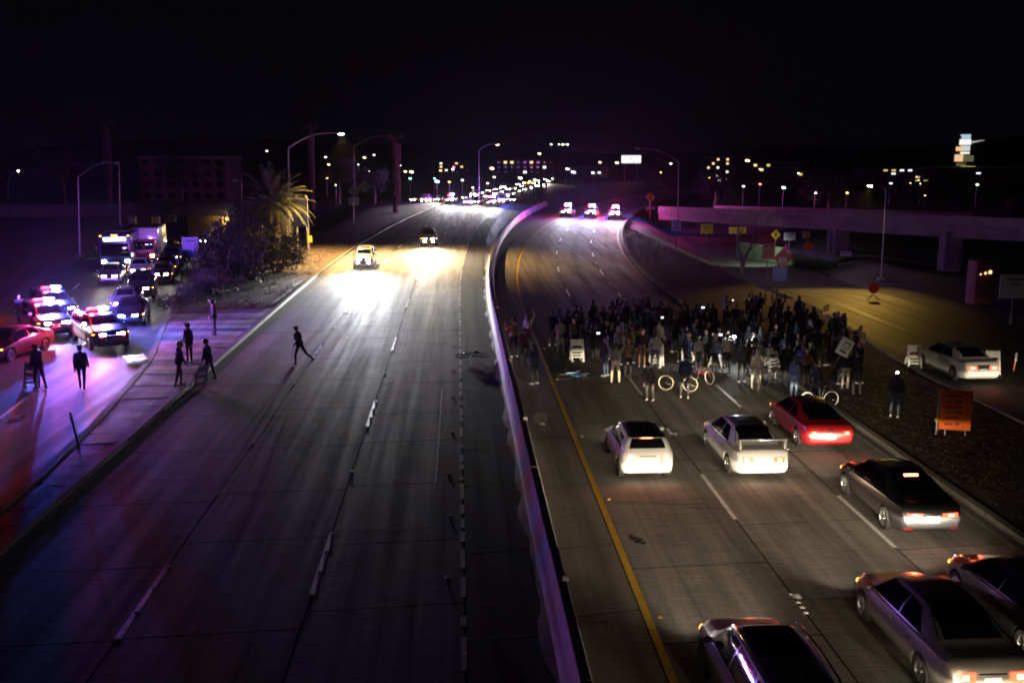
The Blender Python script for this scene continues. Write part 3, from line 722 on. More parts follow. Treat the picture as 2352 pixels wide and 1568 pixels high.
    if beams:
        for sx in (-1, 1):
            beam(t, (sx * W2 * .70, H2 + .06, zn - .09), (sx * .02, 1, 0), beam_w, beam_col, k=beam_k, cut=beam_cut, leak=leak, kaz=kaz)
    t['_bvh'] = 0
    del t['_bvh']
    return t, bvh

def front_at(px, py, kind, z=0.0):      # where the front bumper foot touches the picture ray, car facing the camera
    return G(px, py, z)
PI = math.pi
KB = 1.0

# ---- right hand lanes: cars held up behind the crowd (all heading away)
def rear_place(px, py, kind, z=0.0):
    g = G(px, py, z); return Vector((g.x, g.y + SPECS[kind]['L'] / 2, 0))
GR = 'cars stopped in the lanes behind the crowd'
M_whitep = paint('pearl_white', (0.74, 0.72, 0.69)); M_silver = paint('silver', (0.26, 0.235, 0.205), .5, .34)
M_redp = paint('red', (0.26, 0.008, 0.010), 0.1); M_blackp = paint('black', (0.012, 0.012, 0.014)); M_greyp = paint('grey', (0.16, 0.155, 0.15), .4, .3)
M_tan = paint('pale_gold', (0.50, 0.46, 0.40), .3, .3)

mini, bv = car('hatchback', 'hatch', 'white hatchback with black roof stopped beside the yellow edge line', 'car', M_whitep, rear_place(1487, 1108, 'hatch'), 0, GR, 'on', roof_m=M_blackp, tail='tall', lit_brake=True, beam_w=2400, leak=.012)
H2 = SPECS['hatch']['L'] / 2
patch('high_brake_lamp', bv, [(.17, -H2 - 1, 1.335), (-.17, -H2 - 1, 1.335), (-.17, -H2 - 1, 1.36), (.17, -H2 - 1, 1.36)], (0, 1, 0), M_brakehot, mini, 4, 1, .03)
mb = MB(); mb.box((0, -H2 + .30, 1.405), (1.12, .26, .03), Matrix.Rotation(R(4), 3, 'X')); mb.build('roof_spoiler', M_blackp, mini)

wrx, bv = car('sport_sedan', 'sedan', 'white sport sedan with a tall rear wing in the middle lane', 'car', M_whitep, rear_place(1752, 1108, 'sedan'), 0, GR, 'on', tail='wide', lit_brake=True, plate=False, beam_w=3800, leak=.012)
mb = MB(); H2 = SPECS['sedan']['L'] / 2
mb.box((0, -H2 + .24, 1.30), (1.50, .24, .035), Matrix.Rotation(R(-6), 3, 'X'))
mb.build('rear_wing', M_whitep, wrx)
for sx in (-1, 1):
    mb = MB(); mb.box((sx * .70, -H2 + .26, 1.155), (.05, .20, .28), Matrix.Rotation(R(sx * 5), 3, 'Y')); mb.build('wing_strut', M_whitep, wrx)
    patch('bumper_vent', bv, [(sx * .70, -H2 - 1, .36), (sx * .44, -H2 - 1, .36), (sx * .44, -H2 - 1, .44), (sx * .70, -H2 - 1, .44)], (0, 1, 0), M_black, wrx, 3, 1, .006)
mb = MB(); mb.box((0, H2 - 1.05, .965), (.62, .44, .075), taper=.8); mb.build('bonnet_scoop', M_whitep, wrx)

redc, bv = car('coupe', 'coupe', 'red low coupe with bow tie badge stopped by the dirt verge', 'car', M_redp, rear_place(1906, 1040, 'coupe'), 0, GR, 'on', tail='corner', lit_brake=True, beam_w=2200, leak=.10)
H2 = SPECS['coupe']['L'] / 2
mb = MB(); mb.box((0, -H2 - .012, .80), (.15, .02, .03)); mb.box((0, -H2 - .013, .80), (.06, .02, .05)); mb.build('badge', M_chrome, redc)

hyu, bv = car('black_sedan', 'sedan', 'black sedan with chrome side strip and lit high brake lamp in the right lane', 'car', M_blackp, rear_place(2138, 1246, 'sedan'), 0, GR, 'on', tail='slim', lit_brake=True, beam_w=7000)
H2 = SPECS['sedan']['L'] / 2
patch('high_brake_lamp', bv, [(.19, -H2 + 1.36, 3), (-.19, -H2 + 1.36, 3), (-.19, -H2 + 1.42, 3), (.19, -H2 + 1.42, 3)], (0, 0, -1), M_brakehot, hyu, 4, 1, .02)
for sx in (-1, 1):
    patch('chrome_strip', bv, [(sx * 3, -H2 + 1.0, .955), (sx * 3, -H2 + 3.7, .885), (sx * 3, -H2 + 3.7, .915), (sx * 3, -H2 + 1.0, .985)], (-sx, 0, 0), M_chrome, hyu, 10, 1, .008)
    patch('bumper_reflector', bv, [(sx * .72, -H2 - 1, .36), (sx * .5, -H2 - 1, .36), (sx * .5, -H2 - 1, .40), (sx * .72, -H2 - 1, .40)], (0, 1, 0), M_tailoff, hyu, 3, 1, .008)

zb = .98; pr = P(2282, 1540, 1.0); pr = G(2282, 1536, zb)
bmw, bv = car('silver_sedan', 'sedan', 'silver sedan with blue light on its side windows in the middle lane', 'car', M_silver, (9.5, pr.y + SPECS['sedan']['L'] / 2 + .18, 0), 0, GR, 'on', tail='wide', lit_brake=True, beam_w=9000, leak=.22)
blk, bv = car('dark_sedan', 'sedan', 'black sedan with alloy wheels waiting behind the chrome striped sedan', 'car', paint('black_metallic', (0.018, 0.017, 0.018), .3), (12.02, G(2212, 1375).y - 1.41, 0), 0, GR, 'on', tail='slim', beam_w=7000, leak=.03)
wag, bv = car('estate_car', 'wagon', 'grey estate car with a big glass sunroof beside the yellow edge line', 'car', paint('light_grey', (0.30, 0.285, 0.27), .4, .3), (5.5, G(1690, 1418, .90).y - SPECS['wagon']['L'] / 2 + .35, 0), 0, GR, 'on', tail='tall', beam_w=9000, leak=.22)
s = SPECS['wagon']; H2 = s['L'] / 2
patch('sunroof', bv, [(-.46, -H2 + 1.75, 3), (.46, -H2 + 1.75, 3), (.44, -H2 + 2.90, 3), (-.44, -H2 + 2.90, 3)], (0, 0, -1), M_glass, wag, 6, 6, .012)
for sx in (-1, 1):
    mb = MB(); mb.tube([(sx * .60, -H2 + .75, 1.50), (sx * .61, -H2 + .9, 1.555), (sx * .62, -H2 + 1.8, 1.59), (sx * .61, -H2 + 2.8, 1.565), (sx * .60, -H2 + 2.95, 1.50)], .022, 6); mb.build('roof_rail', M_chrome, wag, smooth=True)
# next car in the middle lane, just under the footbridge: its lamps light the silver sedan's tail
car('sedan', 'sedan', 'sedan queued under the footbridge behind the silver sedan', 'car', M_greyp, (9.3, bmw.location.y - 9.6, 0), 0, GR, 'on', detail=False, beam_w=5000)
car('sedan', 'sedan', 'sedan queued under the footbridge behind the grey estate car', 'car', M_blackp, (5.7, wag.location.y - 8.8, 0), 0, GR, 'on', detail=False, beam_w=2500)

# white sedan on the side street
wc, bv = car('white_sedan', 'sedan', 'white sedan waiting on the side street by the barricades', 'car', M_whitep, (22.55, G(2232, 884).y + 2.3, 0), R(2), None, 'on', tail='slim', lit_brake=True, beam_w=900, leak=.02)
patch('plate_recess', bv, [(.30, -3.5, .67), (-.30, -3.5, .67), (-.30, -3.5, .87), (.30, -3.5, .87)], (0, 1, 0), M_black, wc, 4, 2, .010)

car('sedan', 'sedan', 'grey sedan next in line on the side street behind the white sedan', 'car', M_greyp, (24.2, 29.0, 0), R(4), None, 'on', detail=False, beam_w=5000, leak=.3, kaz=.22)

# ---- left carriageway: two cars coming towards the camera
g = G(833, 619); car('gold_suv', 'suv', 'pale gold suv with sunroof driving toward the footbridge', 'car', M_tan, (g.x, g.y + 2.35, 0), PI + R(1.5), None, 'on', fog=True, headm=M_headx, beam_w=62000, beam_col=(.93, .96, 1.0), beam_k=.075, beam_cut=-.014, kaz=.6, leak=.04)
suvA = [o for o in COL.objects if o.name == 'gold_suv'][0]
patch('sunroof', BODY['suv'][1], [(-.42, .0, 3), (.42, .0, 3), (.40, .55, 3), (-.40, .55, 3)], (0, 0, -1), M_glass, suvA, 4, 4, .012)
g = G(983, 567); car('dark_suv', 'suv', 'dark suv with four lit lamps following the pale gold suv', 'car', M_greyp, (g.x, g.y + 2.35, 0), PI + R(2), None, 'on', fog=True, beam_w=52000, beam_col=(1.0, .88, .68), beam_k=.075, beam_cut=-.014, kaz=.6, leak=.04)

# ---- police cars
def police(label, px, py, head, group, z=0.0, beamw=9000, bw=1500, rwt=700, lamps=True, blue_side=-1, front_lit=True, lamp_x=1.0, KP=0.36, bk=.06, bc=-.012, nred=4):
    g = G(px, py, z); d = Vector((-math.sin(head), math.cos(head), 0)); L_ = SPECS['cruiser']['L']
    t, bv = car('police_car', 'cruiser', label, 'police car', M_blackp, (g.x - d.x * L_ / 2, g.y - d.y * L_ / 2, z), head, group, 'on' if front_lit else 'off', detail=False, headm=M_headx if front_lit else None, beam_w=beamw * KB, beam_col=(.92, .95, 1.0), beams=front_lit, beam_k=bk, beam_cut=bc)
    H2 = L_ / 2
    for sx in (-1, 1):      # white doors
        patch('door_panel', bv, [(sx * 3, 1.28 - H2, .42), (sx * 3, 3.45 - H2, .42), (sx * 3, 3.45 - H2, 1.06), (sx * 3, 1.28 - H2, 1.06)], (-sx, 0, 0), M_whitep, t, 8, 4, .004)
    mb = MB(); y0 = .12; mb.box((0, y0, 1.80), (1.16, .28, .05)); lb = mb.build('light_bar', M_black, t)
    for k in range(8):
        x = -.49 + k * .14; blue = (k >= nred) if blue_side > 0 else (k < 8 - nred)
        mb = MB(); mb.box((x, y0, 1.88), (.132, .28, .115), taper=.85); mb.build('beacon', (M_bluew if k in (1, 2, 3, 5, 6) and blue else M_blue) if blue else M_red, lb)
    mb = MB()
    for z_ in (.62, .82): mb.tube([(-.42, H2 + .10, z_), (.42, H2 + .10, z_)], .03, 6)
    for x in (-.3, .3): mb.box((x, H2 + .07, .68), (.06, .05, .5))
    mb.build('push_bar', M_black, t)
    mb = MB(); mb.tube([(1.0, 1.05, 1.28), (1.0, 1.12, 1.30)], .085, 10); mb.build('spot_lamp', M_headx if lamp_x > 1 else M_clear, t)
    mb = MB()
    for x in (-.55, .55): mb.box((x, H2 - .02, .78), (.10, .05, .06))
    mb.build('grille_beacon', M_red, t)
    if lamps:
        point('beacon_light', t, (.38 * blue_side, y0, 2.1), bw * KP, (.10, .13, 1.0), .12)
        point('beacon_light', t, (-.38 * blue_side, y0, 2.1), rwt * KP, (1.0, .03, .07), .12)
    return t
GP = 'police cars blocking the ramp with beacons flashing'
police('police car stopped on the ramp closest to the paved island', 262, 806, PI + R(34), GP, bw=11000, rwt=9000, beamw=900, lamp_x=2, bk=.13, bc=-.045)
police('police car on the ramp beside the roadside pole, middle of the three', 135, 778, PI + R(36), GP, bw=32000, rwt=8000, beamw=1500, bk=.13, bc=-.045)
police('police car hindmost of the three blocking the ramp', 150, 742, PI + R(36), GP, bw=12000, rwt=3000, beamw=1200, bk=.13, bc=-.045)
GF = 'police cars side by side facing the crowd'
police('police car facing the crowd from the lane beside the median barrier', 1300, 500, PI - R(12), GF, bw=26000, rwt=9000, beamw=16000, KP=.22, nred=2)
police('police car facing the crowd from the middle lane', 1356, 502, PI - R(12), GF, bw=30000, rwt=5000, beamw=11000, KP=.22, nred=2)
police('police car facing the crowd from the lane beside the verge', 1411, 505, PI - R(12), GF, bw=20000, rwt=60000, beamw=14000, KP=.22, nred=2)
GL = 'police cars leading the halted traffic on the far carriageway'
police('police car ahead of the halted far traffic, near the outer kerb', 1033, 470, PI - R(6), GL, bw=9000, rwt=5000, beamw=15000, bk=.12)
police('police car ahead of the halted far traffic, near the inner shoulder', 1128, 476, PI - R(8), GL, bw=16000, rwt=3000, beamw=18000, bk=.12)

# dark red sedan at the ramp's outer lane
g = G(8, 838); car('maroon_sedan', 'sedan', 'maroon sedan with lit headlamps in the outer lane of the ramp', 'car', paint('maroon', (0.10, 0.012, 0.016), .2), (g.x - .5, g.y + 2.3, 0), PI - R(12), None, 'on', detail=False, beam_w=1200, beam_col=(.95, .97, 1.0))

# ---- queue on the ramp
QC = [('grey', M_greyp), ('black', M_blackp), ('silver', M_silver), ('white', M_whitep), ('maroon', paint('maroon', (0.1, .012, .016)))]
GQ = 'cars queued on the ramp behind the police'
def towards(px, py, z=0.0, extra=0.0):
    g = G(px, py, z); a = (interp(g.y + 8, RL_R) - interp(g.y - 8, RL_R)) / 16.0
    return g, PI + math.atan(-a) * -1 * -1 + extra
protoQ = {}
def queue_car(px, py, kind, ci, label, z=0.0, beam_w_=0, group=GQ):
    g = G(px, py, z); y1, y0 = g.y + 6, g.y - 6
    a = math.atan2(interp(y1, RL_R) - interp(y0, RL_R), 12.0); head = PI - a
    key = (kind, ci)
    if key not in protoQ:
        t, _ = car('queued_car', kind, label, 'car', QC[ci][1], (0, 0, 0), 0, group, 'on', detail=False, beams=False, rim=False); protoQ[key] = t
    else:
        t = copy_tree(protoQ[key]); t['label'] = label
    t['group'] = group
    L_ = SPECS[kind]['L']; t.location = (g.x - math.sin(a) * -L_ / 2 * 1, g.y + math.cos(a) * L_ / 2, z); t.rotation_euler = (0, 0, head)
    t.location.x = g.x + math.sin(a) * L_ / 2
    if beam_w_:
        for sx in (-1, 1): beam(t, (sx * .6, L_ / 2 + .06, .7), (0, 1, 0), beam_w_, (1, .92, .80))
    return t
queue_car(252, 655, 'sedan', 2, 'silver sedan in front of the bus on the ramp', beam_w_=4000)
queue_car(322, 692, 'suv', 1, 'big black suv on the ramp behind the police car', beam_w_=1750)
queue_car(285, 722, 'sedan', 0, 'grey sedan close behind the police car by the paved island', beam_w_=0)
queue_car(296, 752, 'sedan', 1, 'black sedan squeezed between the police car and the paved island', beam_w_=750)
queue_car(318, 640, 'sedan', 3, 'white sedan beside the bus on the ramp', beam_w_=2250)
queue_car(372, 652, 'hatch', 2, 'silver hatchback in the inner queue lane, foremost after the black suv', beam_w_=3000)
queue_car(380, 633, 'sedan', 1, 'black sedan in the inner queue lane below the bushes', beam_w_=3500)
queue_car(392, 614, 'suv', 0, 'grey suv in the inner queue lane beside the blue sign board', beam_w_=0)
queue_car(352, 600, 'sedan', 0, 'grey sedan behind the white box truck', beam_w_=2250)
queue_car(412, 600, 'sedan', 3, 'white sedan nearest the posts of the blue sign board', beam_w_=3500)
for (px, py, kd, ci, lb) in ((382, 582, 'sedan', 2, 'silver sedan near the overpass among the queued traffic'), (402, 573, 'hatch', 4, 'maroon hatchback near the overpass among the queued traffic'),
                             (468, 566, 'sedan', 0, 'grey sedan coming out from under the lilac lit overpass'), (490, 562, 'suv', 3, 'white suv coming out from under the lilac lit overpass'),
                             (515, 560, 'sedan', 1, 'black sedan under the overpass next to the ochre wall')):
    queue_car(px, py, kd, ci, lb, z=RLz(110) if px < 450 else RLz(116), beam_w_=625)

# ---- halted traffic on the far bend of the left carriageway
protoF = {}
def far_car(px, py, kind, ci, label, head, z=0.0, group='headlit cars halted on the far bend'):
    key = (kind, ci)
    if key not in protoF:
        t, _ = car('halted_car', kind, label, 'car', QC[ci][1], (0, 0, 0), 0, group, 'on', detail=False, beams=False, rim=False, fog=(kind == 'suv')); protoF[key] = t
    else: t = copy_tree(protoF[key])
    g = G(px, py, z); t['label'] = label; t.location = (g.x, g.y + 2, z); t.rotation_euler = (0, 0, head)
    return t
kinds = ['sedan', 'suv', 'sedan', 'hatch']
for i, (px, py) in enumerate([(952, 466), (978, 468), (1006, 466), (1075, 473), (1098, 471), (1155, 469), (1180, 466)]):
    k = kinds[i % 4]; ci = (i * 2 + 1) % 4
    t = far_car(px, py, k, ci, '%s %s with lit headlamps halted beside the far police cars' % (QC[ci][0], {'sedan': 'sedan', 'suv': 'suv', 'hatch': 'hatchback'}[k]), PI - R(8))
    if i in (2, 3, 4): beam(t, (0, 2.4, .7), (0, 1, 0), 16000, (1, .93, .78), k=.12)
i = 0
GLQ = 'headlit cars in the long far queue'
for row in range(3):
    n = 13 - row * 3
    for k in range(n):
        y = 205 + k * 11 + row * 4 + random.uniform(-1.5, 1.5); x = (-9.2, -5.3, -1.8)[row] + offL(y)
        kd = kinds[(i + row) % 4]; ci = (i * 3 + row) % 4
        lab = '%s %s with lit headlamps in the long queue round the far bend' % (QC[ci][0], {'sedan': 'sedan', 'suv': 'suv', 'hatch': 'hatchback'}[kd])
        t = far_car(1100, 470, kd, ci, lab, PI, group=GLQ); t['group'] = GLQ
        t.location = (x, y, 0); t.rotation_euler = (0, 0, PI - math.atan((y - 65) / 900)); i += 1

# ---- bus and box truck on the ramp
M_busblue = paint('bus_blue', (0.02, 0.035, 0.12)); M_route = emis('route_display', (.85, .92, 1.0), 14)
g = G(268, 622); bus = thing('city_bus', 'dark blue city bus with lit route display among the queued cars', 'bus', (g.x, g.y, 0), 0)
a = math.atan2(interp(100, RL_R) - interp(85, RL_R), 15.0); bus.rotation_euler = (0, 0, -a)
def rbox(name, c, d, m, parent, bev=.06):
    mb = MB(); mb.box(c, d); me = mb.mesh(name, m); bm = bmesh.new(); bm.from_mesh(me)
    bmesh.ops.bevel(bm, geom=list(bm.edges), offset=bev, segments=2, affect='EDGES', profile=.6); bm.to_mesh(me); bm.free(); shade(me, 40)
    return link(name, me, parent)
rbox('body', (0, 6.0, 1.72), (2.55, 12, 2.75), M_busblue, bus, .14)
rbox('windscreen', (0, -.02, 1.75), (2.25, .06, 1.05), M_glass, bus, .02)
rbox('route_display', (0, -.03, 2.66), (1.75, .05, .26), M_route, bus, .01)
rbox('bumper', (0, -.08, .52), (2.45, .22, .32), M_black, bus, .05)
rbox('roof_pod', (0, 3.0, 3.2), (1.7, 3.2, .25), M_black, bus, .06)
for sx in (-1, 1):
    rbox('headlamp', (sx * .95, -.03, .80), (.34, .08, .2), M_headx, bus, .03)
    rbox('marker_lamp', (sx * 1.1, -.02, 2.95), (.16, .06, .07), M_amberl, bus, .01)
    rbox('mirror', (sx * 1.45, -.25, 2.0), (.2, .12, .4), M_black, bus, .04)
    for k in range(5): rbox('side_window', (sx * 1.275, 1.9 + k * 2.05, 1.95), (.03, 1.85, .9), M_glass, bus, .01)
    for yv in (2.6, 8.8):
        w_ = link('wheel', wheel_meshes(.37)[0], bus, (sx * 1.15, yv, .46)); w_.scale = (sx * 1.3, 1.25, 1.25)
rbox('marker_lamp', (0, -.02, 2.95), (.4, .06, .07), M_amberl, bus, .01)
for k in range(3): rbox('marker_lamp', (-.2 + .2 * k, -.03, 3.02), (.1, .05, .05), M_amberl, bus, .01)
beam(bus, (0, -.2, .8), (0, -1, 0), 4000, (.93, .96, 1))
g = G(330, 612); tr = thing('box_truck', 'white box truck with red cab standing between the queued cars and the bus', 'truck', (g.x, g.y, 0), -a)
rbox('cargo_box', (0, 4.2, 2.05), (2.3, 5.4, 2.4), M_whitep, tr, .05); rbox('cab', (0, .75, 1.35), (2.1, 1.5, 1.9), M_redp, tr, .14)
rbox('windscreen', (0, -.01, 1.8), (1.8, .04, .7), M_glass, tr, .01); rbox('chassis', (0, 3.6, .62), (1.6, 6.4, .3), M_under, tr, .02)
rbox('bumper', (0, -.06, .5), (2.1, .16, .25), M_chrome, tr, .03)
for sx in (-1, 1):
    rbox('headlamp', (sx * .8, -.03, .95), (.3, .06, .18), M_head, tr, .02)
    for yv in (1.0, 5.6):
        w_ = link('wheel', wheel_meshes(.37)[0], tr, (sx * .95, yv, .42)); w_.scale = (sx * 1.2, 1.13, 1.13)
# ================================================================== BRIDGES, WALLS
M_br = mat_concrete('bridge_concrete', (0.25, 0.225, 0.20), (0.12, 0.105, 0.09), 0.7, 0.95, 0.3)
def overpass(name, label, pts, depth, par_h, gir_h, cols, joint=8.0):
    """pts: top edge of the near parapet; deck runs back from it by depth"""
    root = thing(name, label, 'bridge', (0, 0, 0))
    pts = [Vector(q) for q in pts]
    def rib(nm, off0, off1, z0, z1):
        mb = MB(); vs = []
        for i, q in enumerate(pts):
            t = (pts[min(i + 1, len(pts) - 1)] - pts[max(i - 1, 0)]); t.z = 0; t.normalize(); nrm = Vector((-t.y, t.x, 0))
            if nrm.y < 0: nrm = -nrm
            a = q + nrm * off0; b = q + nrm * off1
            vs += [(a.x, a.y, a.z + z0), (a.x, a.y, a.z + z1), (b.x, b.y, b.z + z1), (b.x, b.y, b.z + z0)]
        fs = [(i * 4 + k, i * 4 + (k + 1) % 4, (i + 1) * 4 + (k + 1) % 4, (i + 1) * 4 + k) for i in range(len(pts) - 1) for k in range(4)]
        fs += [(0, 1, 2, 3), tuple(range(len(vs) - 1, len(vs) - 5, -1))]
        mb.add(vs, fs); return mb.build(nm, M_br, root)
    rib('parapet', 0, .3, -par_h, 0); rib('parapet', depth - .3, depth, -par_h, 0)
    rib('ledge', -.12, .0, -par_h - .16, -par_h - .02); rib('deck', .06, depth - .06, -par_h - .22, -par_h - .01)
    rib('girder', .12, .62, -par_h - gir_h, -par_h - .225); rib('girder', depth - .62, depth - .12, -par_h - gir_h, -par_h - .225)
    rib('girder', depth / 2 - .3, depth / 2 + .3, -par_h - gir_h, -par_h - .225)
    for (x, y, z0, z1, wd, dp) in cols:
        mb = MB(); mb.box((x, y, (z0 + z1) / 2), (wd, dp, z1 - z0)); mb.build('column', M_br, root)
    return root
ptsR = [P(1512, 474, 142), P(1600, 477, 130), P(1720, 480, 117), P(1840, 484, 106), P(1936, 487, 98), P(2060, 491, 90), P(2200, 496, 84), P(2400, 503, 78), P(2600, 511, 72)]
c1 = P(1936, 620, 98); c2 = P(2200, 560, 84)
overpass('east_overpass', 'concrete overpass lit red and purple above the side street', ptsR, 9.0, .75, 1.1,
         [(c1.x, c1.y + 1.2, -2.2, 2.35, 1.3, 1.1), (c2.x, c2.y + 1.2, -.5, 3.2, 1.5, 1.2), (c1.x + 1.5, c1.y + 6.5, -2.2, 2.3, 1.3, 1.1)])
# retaining wall beneath it
M_green = mat('green_lit_wall', (0.20, 0.23, 0.18), 0.9, var=.3, vs=.8)  # green of the underpass light put into the concrete colour
def wall(name, label, pts, h, th, m, panel=3.0):
    root = thing(name, label, 'wall'); pts = [Vector(q) for q in pts]
    for a, b in zip(pts[:-1], pts[1:]):
        d = b - a; n = max(1, int(d.length / panel)); u = d.normalized(); nrm = Vector((-u.y, u.x, 0))
        for i in range(n):
            p0 = a + d * (i / n) + u * .012; p1 = a + d * ((i + 1) / n) - u * .012
            mb = MB(); vs = [p0, p1, p1 + nrm * th, p0 + nrm * th]
            mb.add([(*q.xy, q.z) for q in vs] + [(*q.xy, q.z + h) for q in vs], [(0, 1, 5, 4), (1, 2, 6, 5), (2, 3, 7, 6), (3, 0, 4, 7), (4, 5, 6, 7)])
            mb.build('wall_panel', m, root)
        mb = MB(); mb.tube([a + Vector((0, 0, h)), b + Vector((0, 0, h))], .12, 4); mb.build('coping', m, root)
    return root
w0, w1 = G(1690, 592, -1.9), G(1915, 627, -1.7)
wall('retaining_wall', 'greenish retaining wall under the east overpass', [w0, w1], 1.75, .4, M_green)
wk = thing('underpass_lamp', 'fluorescent lamp under the east overpass', 'lamp', (c1.x - 7, c1.y + 3.5, 1.7))
mb = MB(); mb.box((0, 0, 0), (1.2, .2, .1)); mb.build('housing', M_black, wk)
spot('lamp_light', wk, (0, 0, -.1), (-.15, .75, -.7), 900, (.72, 1.0, .62), 130, .5)

ptsL = [P(-120, 470, 140), P(60, 472, 138), P(230, 470, 135), P(380, 468, 132), P(532, 467, 130)]
overpass('west_overpass', 'concrete overpass lit purple above the crowded ramp', ptsL, 9.0, .7, .95,
         [(P(300, 540, 133).x, P(300, 540, 133).y + 1, -2.8, 1.4, 1.0, .9), (P(340, 540, 136).x, P(340, 540, 136).y + 4, -2.8, 1.4, 1.0, .9)])
M_och = mat('ochre_wall', (0.36, 0.29, 0.17), 0.9, var=.3, vs=.7)
w0, w1 = P(432, 556, 139), P(534, 552, 131); w0.z = w1.z = -2.7
wall('abutment_wall', 'ochre lit abutment wall under the west overpass', [w0, w1], 4.1, .5, M_och)
lp = P(530, 515, 129.5); wl = thing('wall_lamp', 'small bright sodium lamp beside the ochre abutment wall', 'lamp', lp)
mb = MB(); mb.box((0, 0, 0), (.34, .2, .2)); mb.build('lens', emis('sodium_lens', (1.0, .72, .38), 120), wl)
point('lamp_light', wl, (-1.2, 2.2, -.1), 1100, (1.0, .60, .16), .1)

# ================================================================== STREET LAMPS
M_pole = mat('galvanised_pole', (0.30, 0.29, 0.28), 0.5, 0.6, var=.1, vs=2)
M_lens = emis('sodium_street_lens', (1.0, .72, .42), 260); M_lensoff = mat('dull_lens', (.5, .5, .48), .3)
def street_lamp(label, foot, top, head, lit=None, r=.09, group=None):
    f = Vector(foot); t = Vector(top) - f; h = Vector(head) - f
    root = thing('street_lamp', label, 'street lamp', f, 0, group)
    mb = MB(); mb.tube([(0, 0, -.2), (t.x * .5, t.y * .5, t.z * .5), t], [r, r * .85, r * .65], 8); mb.build('pole', M_pole, root, smooth=True)
    pts = []
    for i in range(9):
        u = i / 8; pts.append(t.lerp(h, u) + Vector((0, 0, .12 * (h - t).length * math.sin(math.pi * u) * .8)))
    mb = MB(); mb.tube(pts, [lerp(r * .6, r * .35, i / 8) for i in range(9)], 6); mb.build('arm', M_pole, root, smooth=True)
    d = (h - t).normalized(); d.z = 0; d.normalize()
    mb = MB(); mb.ball(h + d * .25, (.42, .16, .11), 10, 6, rot=Matrix.Rotation(math.atan2(d.y, d.x), 3, 'Z')); hd = mb.build('lamp_head', M_pole, root, smooth=True)
    mb = MB(); mb.ball(h + d * .3 - Vector((0, 0, .06)), (.30, .13, .10), 10, 6, rot=Matrix.Rotation(math.atan2(d.y, d.x), 3, 'Z')); mb.build('lens', M_lens if lit else M_lensoff, hd)
    if lit: spot('lamp_light', root, h + d * .3 - Vector((0, 0, .25)), (.2 * d.x, .2 * d.y - .05, -1), lit, (1.0, .60, .22), 122, .7)
    mb = MB(); mb.box((0, 0, -.02), (.5, .5, .3)); mb.build('base', M_kerb, root)
    return root
D1 = 93.5; street_lamp('lit street lamp with curved arm reaching over the freeway beside the palm', P(666, 574, D1), P(662, 340, D1), P(776, 306, D1 - 1), 60000)
D2 = 130; street_lamp('unlit street lamp carrying diamond warning signs on its pole', P(813, 520, D2), P(813, 337, D2), P(890, 312, D2))
D3 = 132; street_lamp('unlit street lamp with long arm beside the speed limit sign', P(1556, 519, D3), P(1559, 372, D3), P(1470, 341, D3))
D4 = 80; f4 = P(2024, 640, D4); L4 = street_lamp('street lamp with short arm standing by the side street below the east overpass', f4, P(2035, 438, D4), P(2004, 424, D4 - 1), 1)
h4 = P(2004, 424, D4 - 1) - f4; tg4 = Vector((27.0, 69, -.3)) - (f4 + h4)
spot('lamp_light', L4, h4 + Vector((-.3, -.1, -.25)), tg4, 7500, (1.0, .58, .10), 72, 1.0)  # added sodium light for the street; the lamp itself stands unlit
D5 = 84; street_lamp('tall thin street lamp pole on the far side of the ramp before the bus', P(183, 585, D5 + 8), P(179, 408, D5 + 8), P(262, 374, D5 + 12))
street_lamp('street lamp pole rising behind the bus on the ramp', P(276, 552, 118), P(273, 380, 118), P(243, 372, 119))
street_lamp('lit street lamp beyond the west overpass', P(20, 500, 190), P(18, 420, 190), P(40, 391, 186), 6000)
street_lamp('tall pole lamp rising among the far halted cars', P(1101, 470, 186), P(1100, 345, 186), P(1138, 331, 184), None)
street_lamp('thin lamp pole between the palm and the west overpass', P(556, 560, 108), P(555, 418, 108), P(545, 414, 108), None, .06)
# ================================================================== SIGNS
M_post = mat('sign_post', (0.20, 0.17, 0.14), 0.8, var=.2, vs=4)
def sheeting(name, col): return mat('sheeting_' + name, col, .35, spec=.6)
M_or = sheeting('orange', (0.85, 0.16, 0.02)); M_sy = sheeting('yellow', (0.75, 0.45, 0.02)); M_sw = sheeting('white', (0.74, 0.73, 0.74))
M_sb = sheeting('blue', (0.16, 0.26, 0.72)); M_lime = sheeting('lime', (0.45, 0.50, 0.03)); M_ink = mat('sign_ink', (0.01, 0.01, 0.012), .5)
M_pink = sheeting('pink', (0.75, 0.10, 0.16)); M_back = mat('sign_back', (0.30, 0.30, 0.31), .45, .7, var=.08, vs=3)
def plate(parent, w, h, m, z, x=0, y=0, shape='rect', rot=0.0, th=.015, name='sign_panel', rotz=0.0):
    if shape == 'rect': pl = [(-w / 2, -h / 2), (w / 2, -h / 2), (w / 2, h / 2), (-w / 2, h / 2)]
    elif shape == 'diamond': pl = [(0, -h / 2), (w / 2, 0), (0, h / 2), (-w / 2, 0)]
    else: pl = [(w / 2 * math.cos(R(22.5 + 45 * k)), h / 2 * math.sin(R(22.5 + 45 * k))) for k in range(8)]
    n = len(pl); c, s_ = math.cos(rot), math.sin(rot); pl = [(a * c - b * s_, a * s_ + b * c) for a, b in pl]
    mb = MB(); mb.add([(a, -th, b) for a, b in pl] + [(a, th, b) for a, b in pl], [tuple(range(n)), tuple(range(2 * n - 1, n - 1, -1))] + [(k, k + n, (k + 1) % n + n, (k + 1) % n) for k in range(n)])
    return mb.build(name, m, parent, loc=(x, y, z), rotz=rotz)
def post(parent, z0, z1, x=0, y=.06, r=.045, m=None):
    mb = MB(); mb.box((x, y, (z0 + z1) / 2), (r * 2, r * 2, z1 - z0)); return mb.build('post', m or M_post, parent)
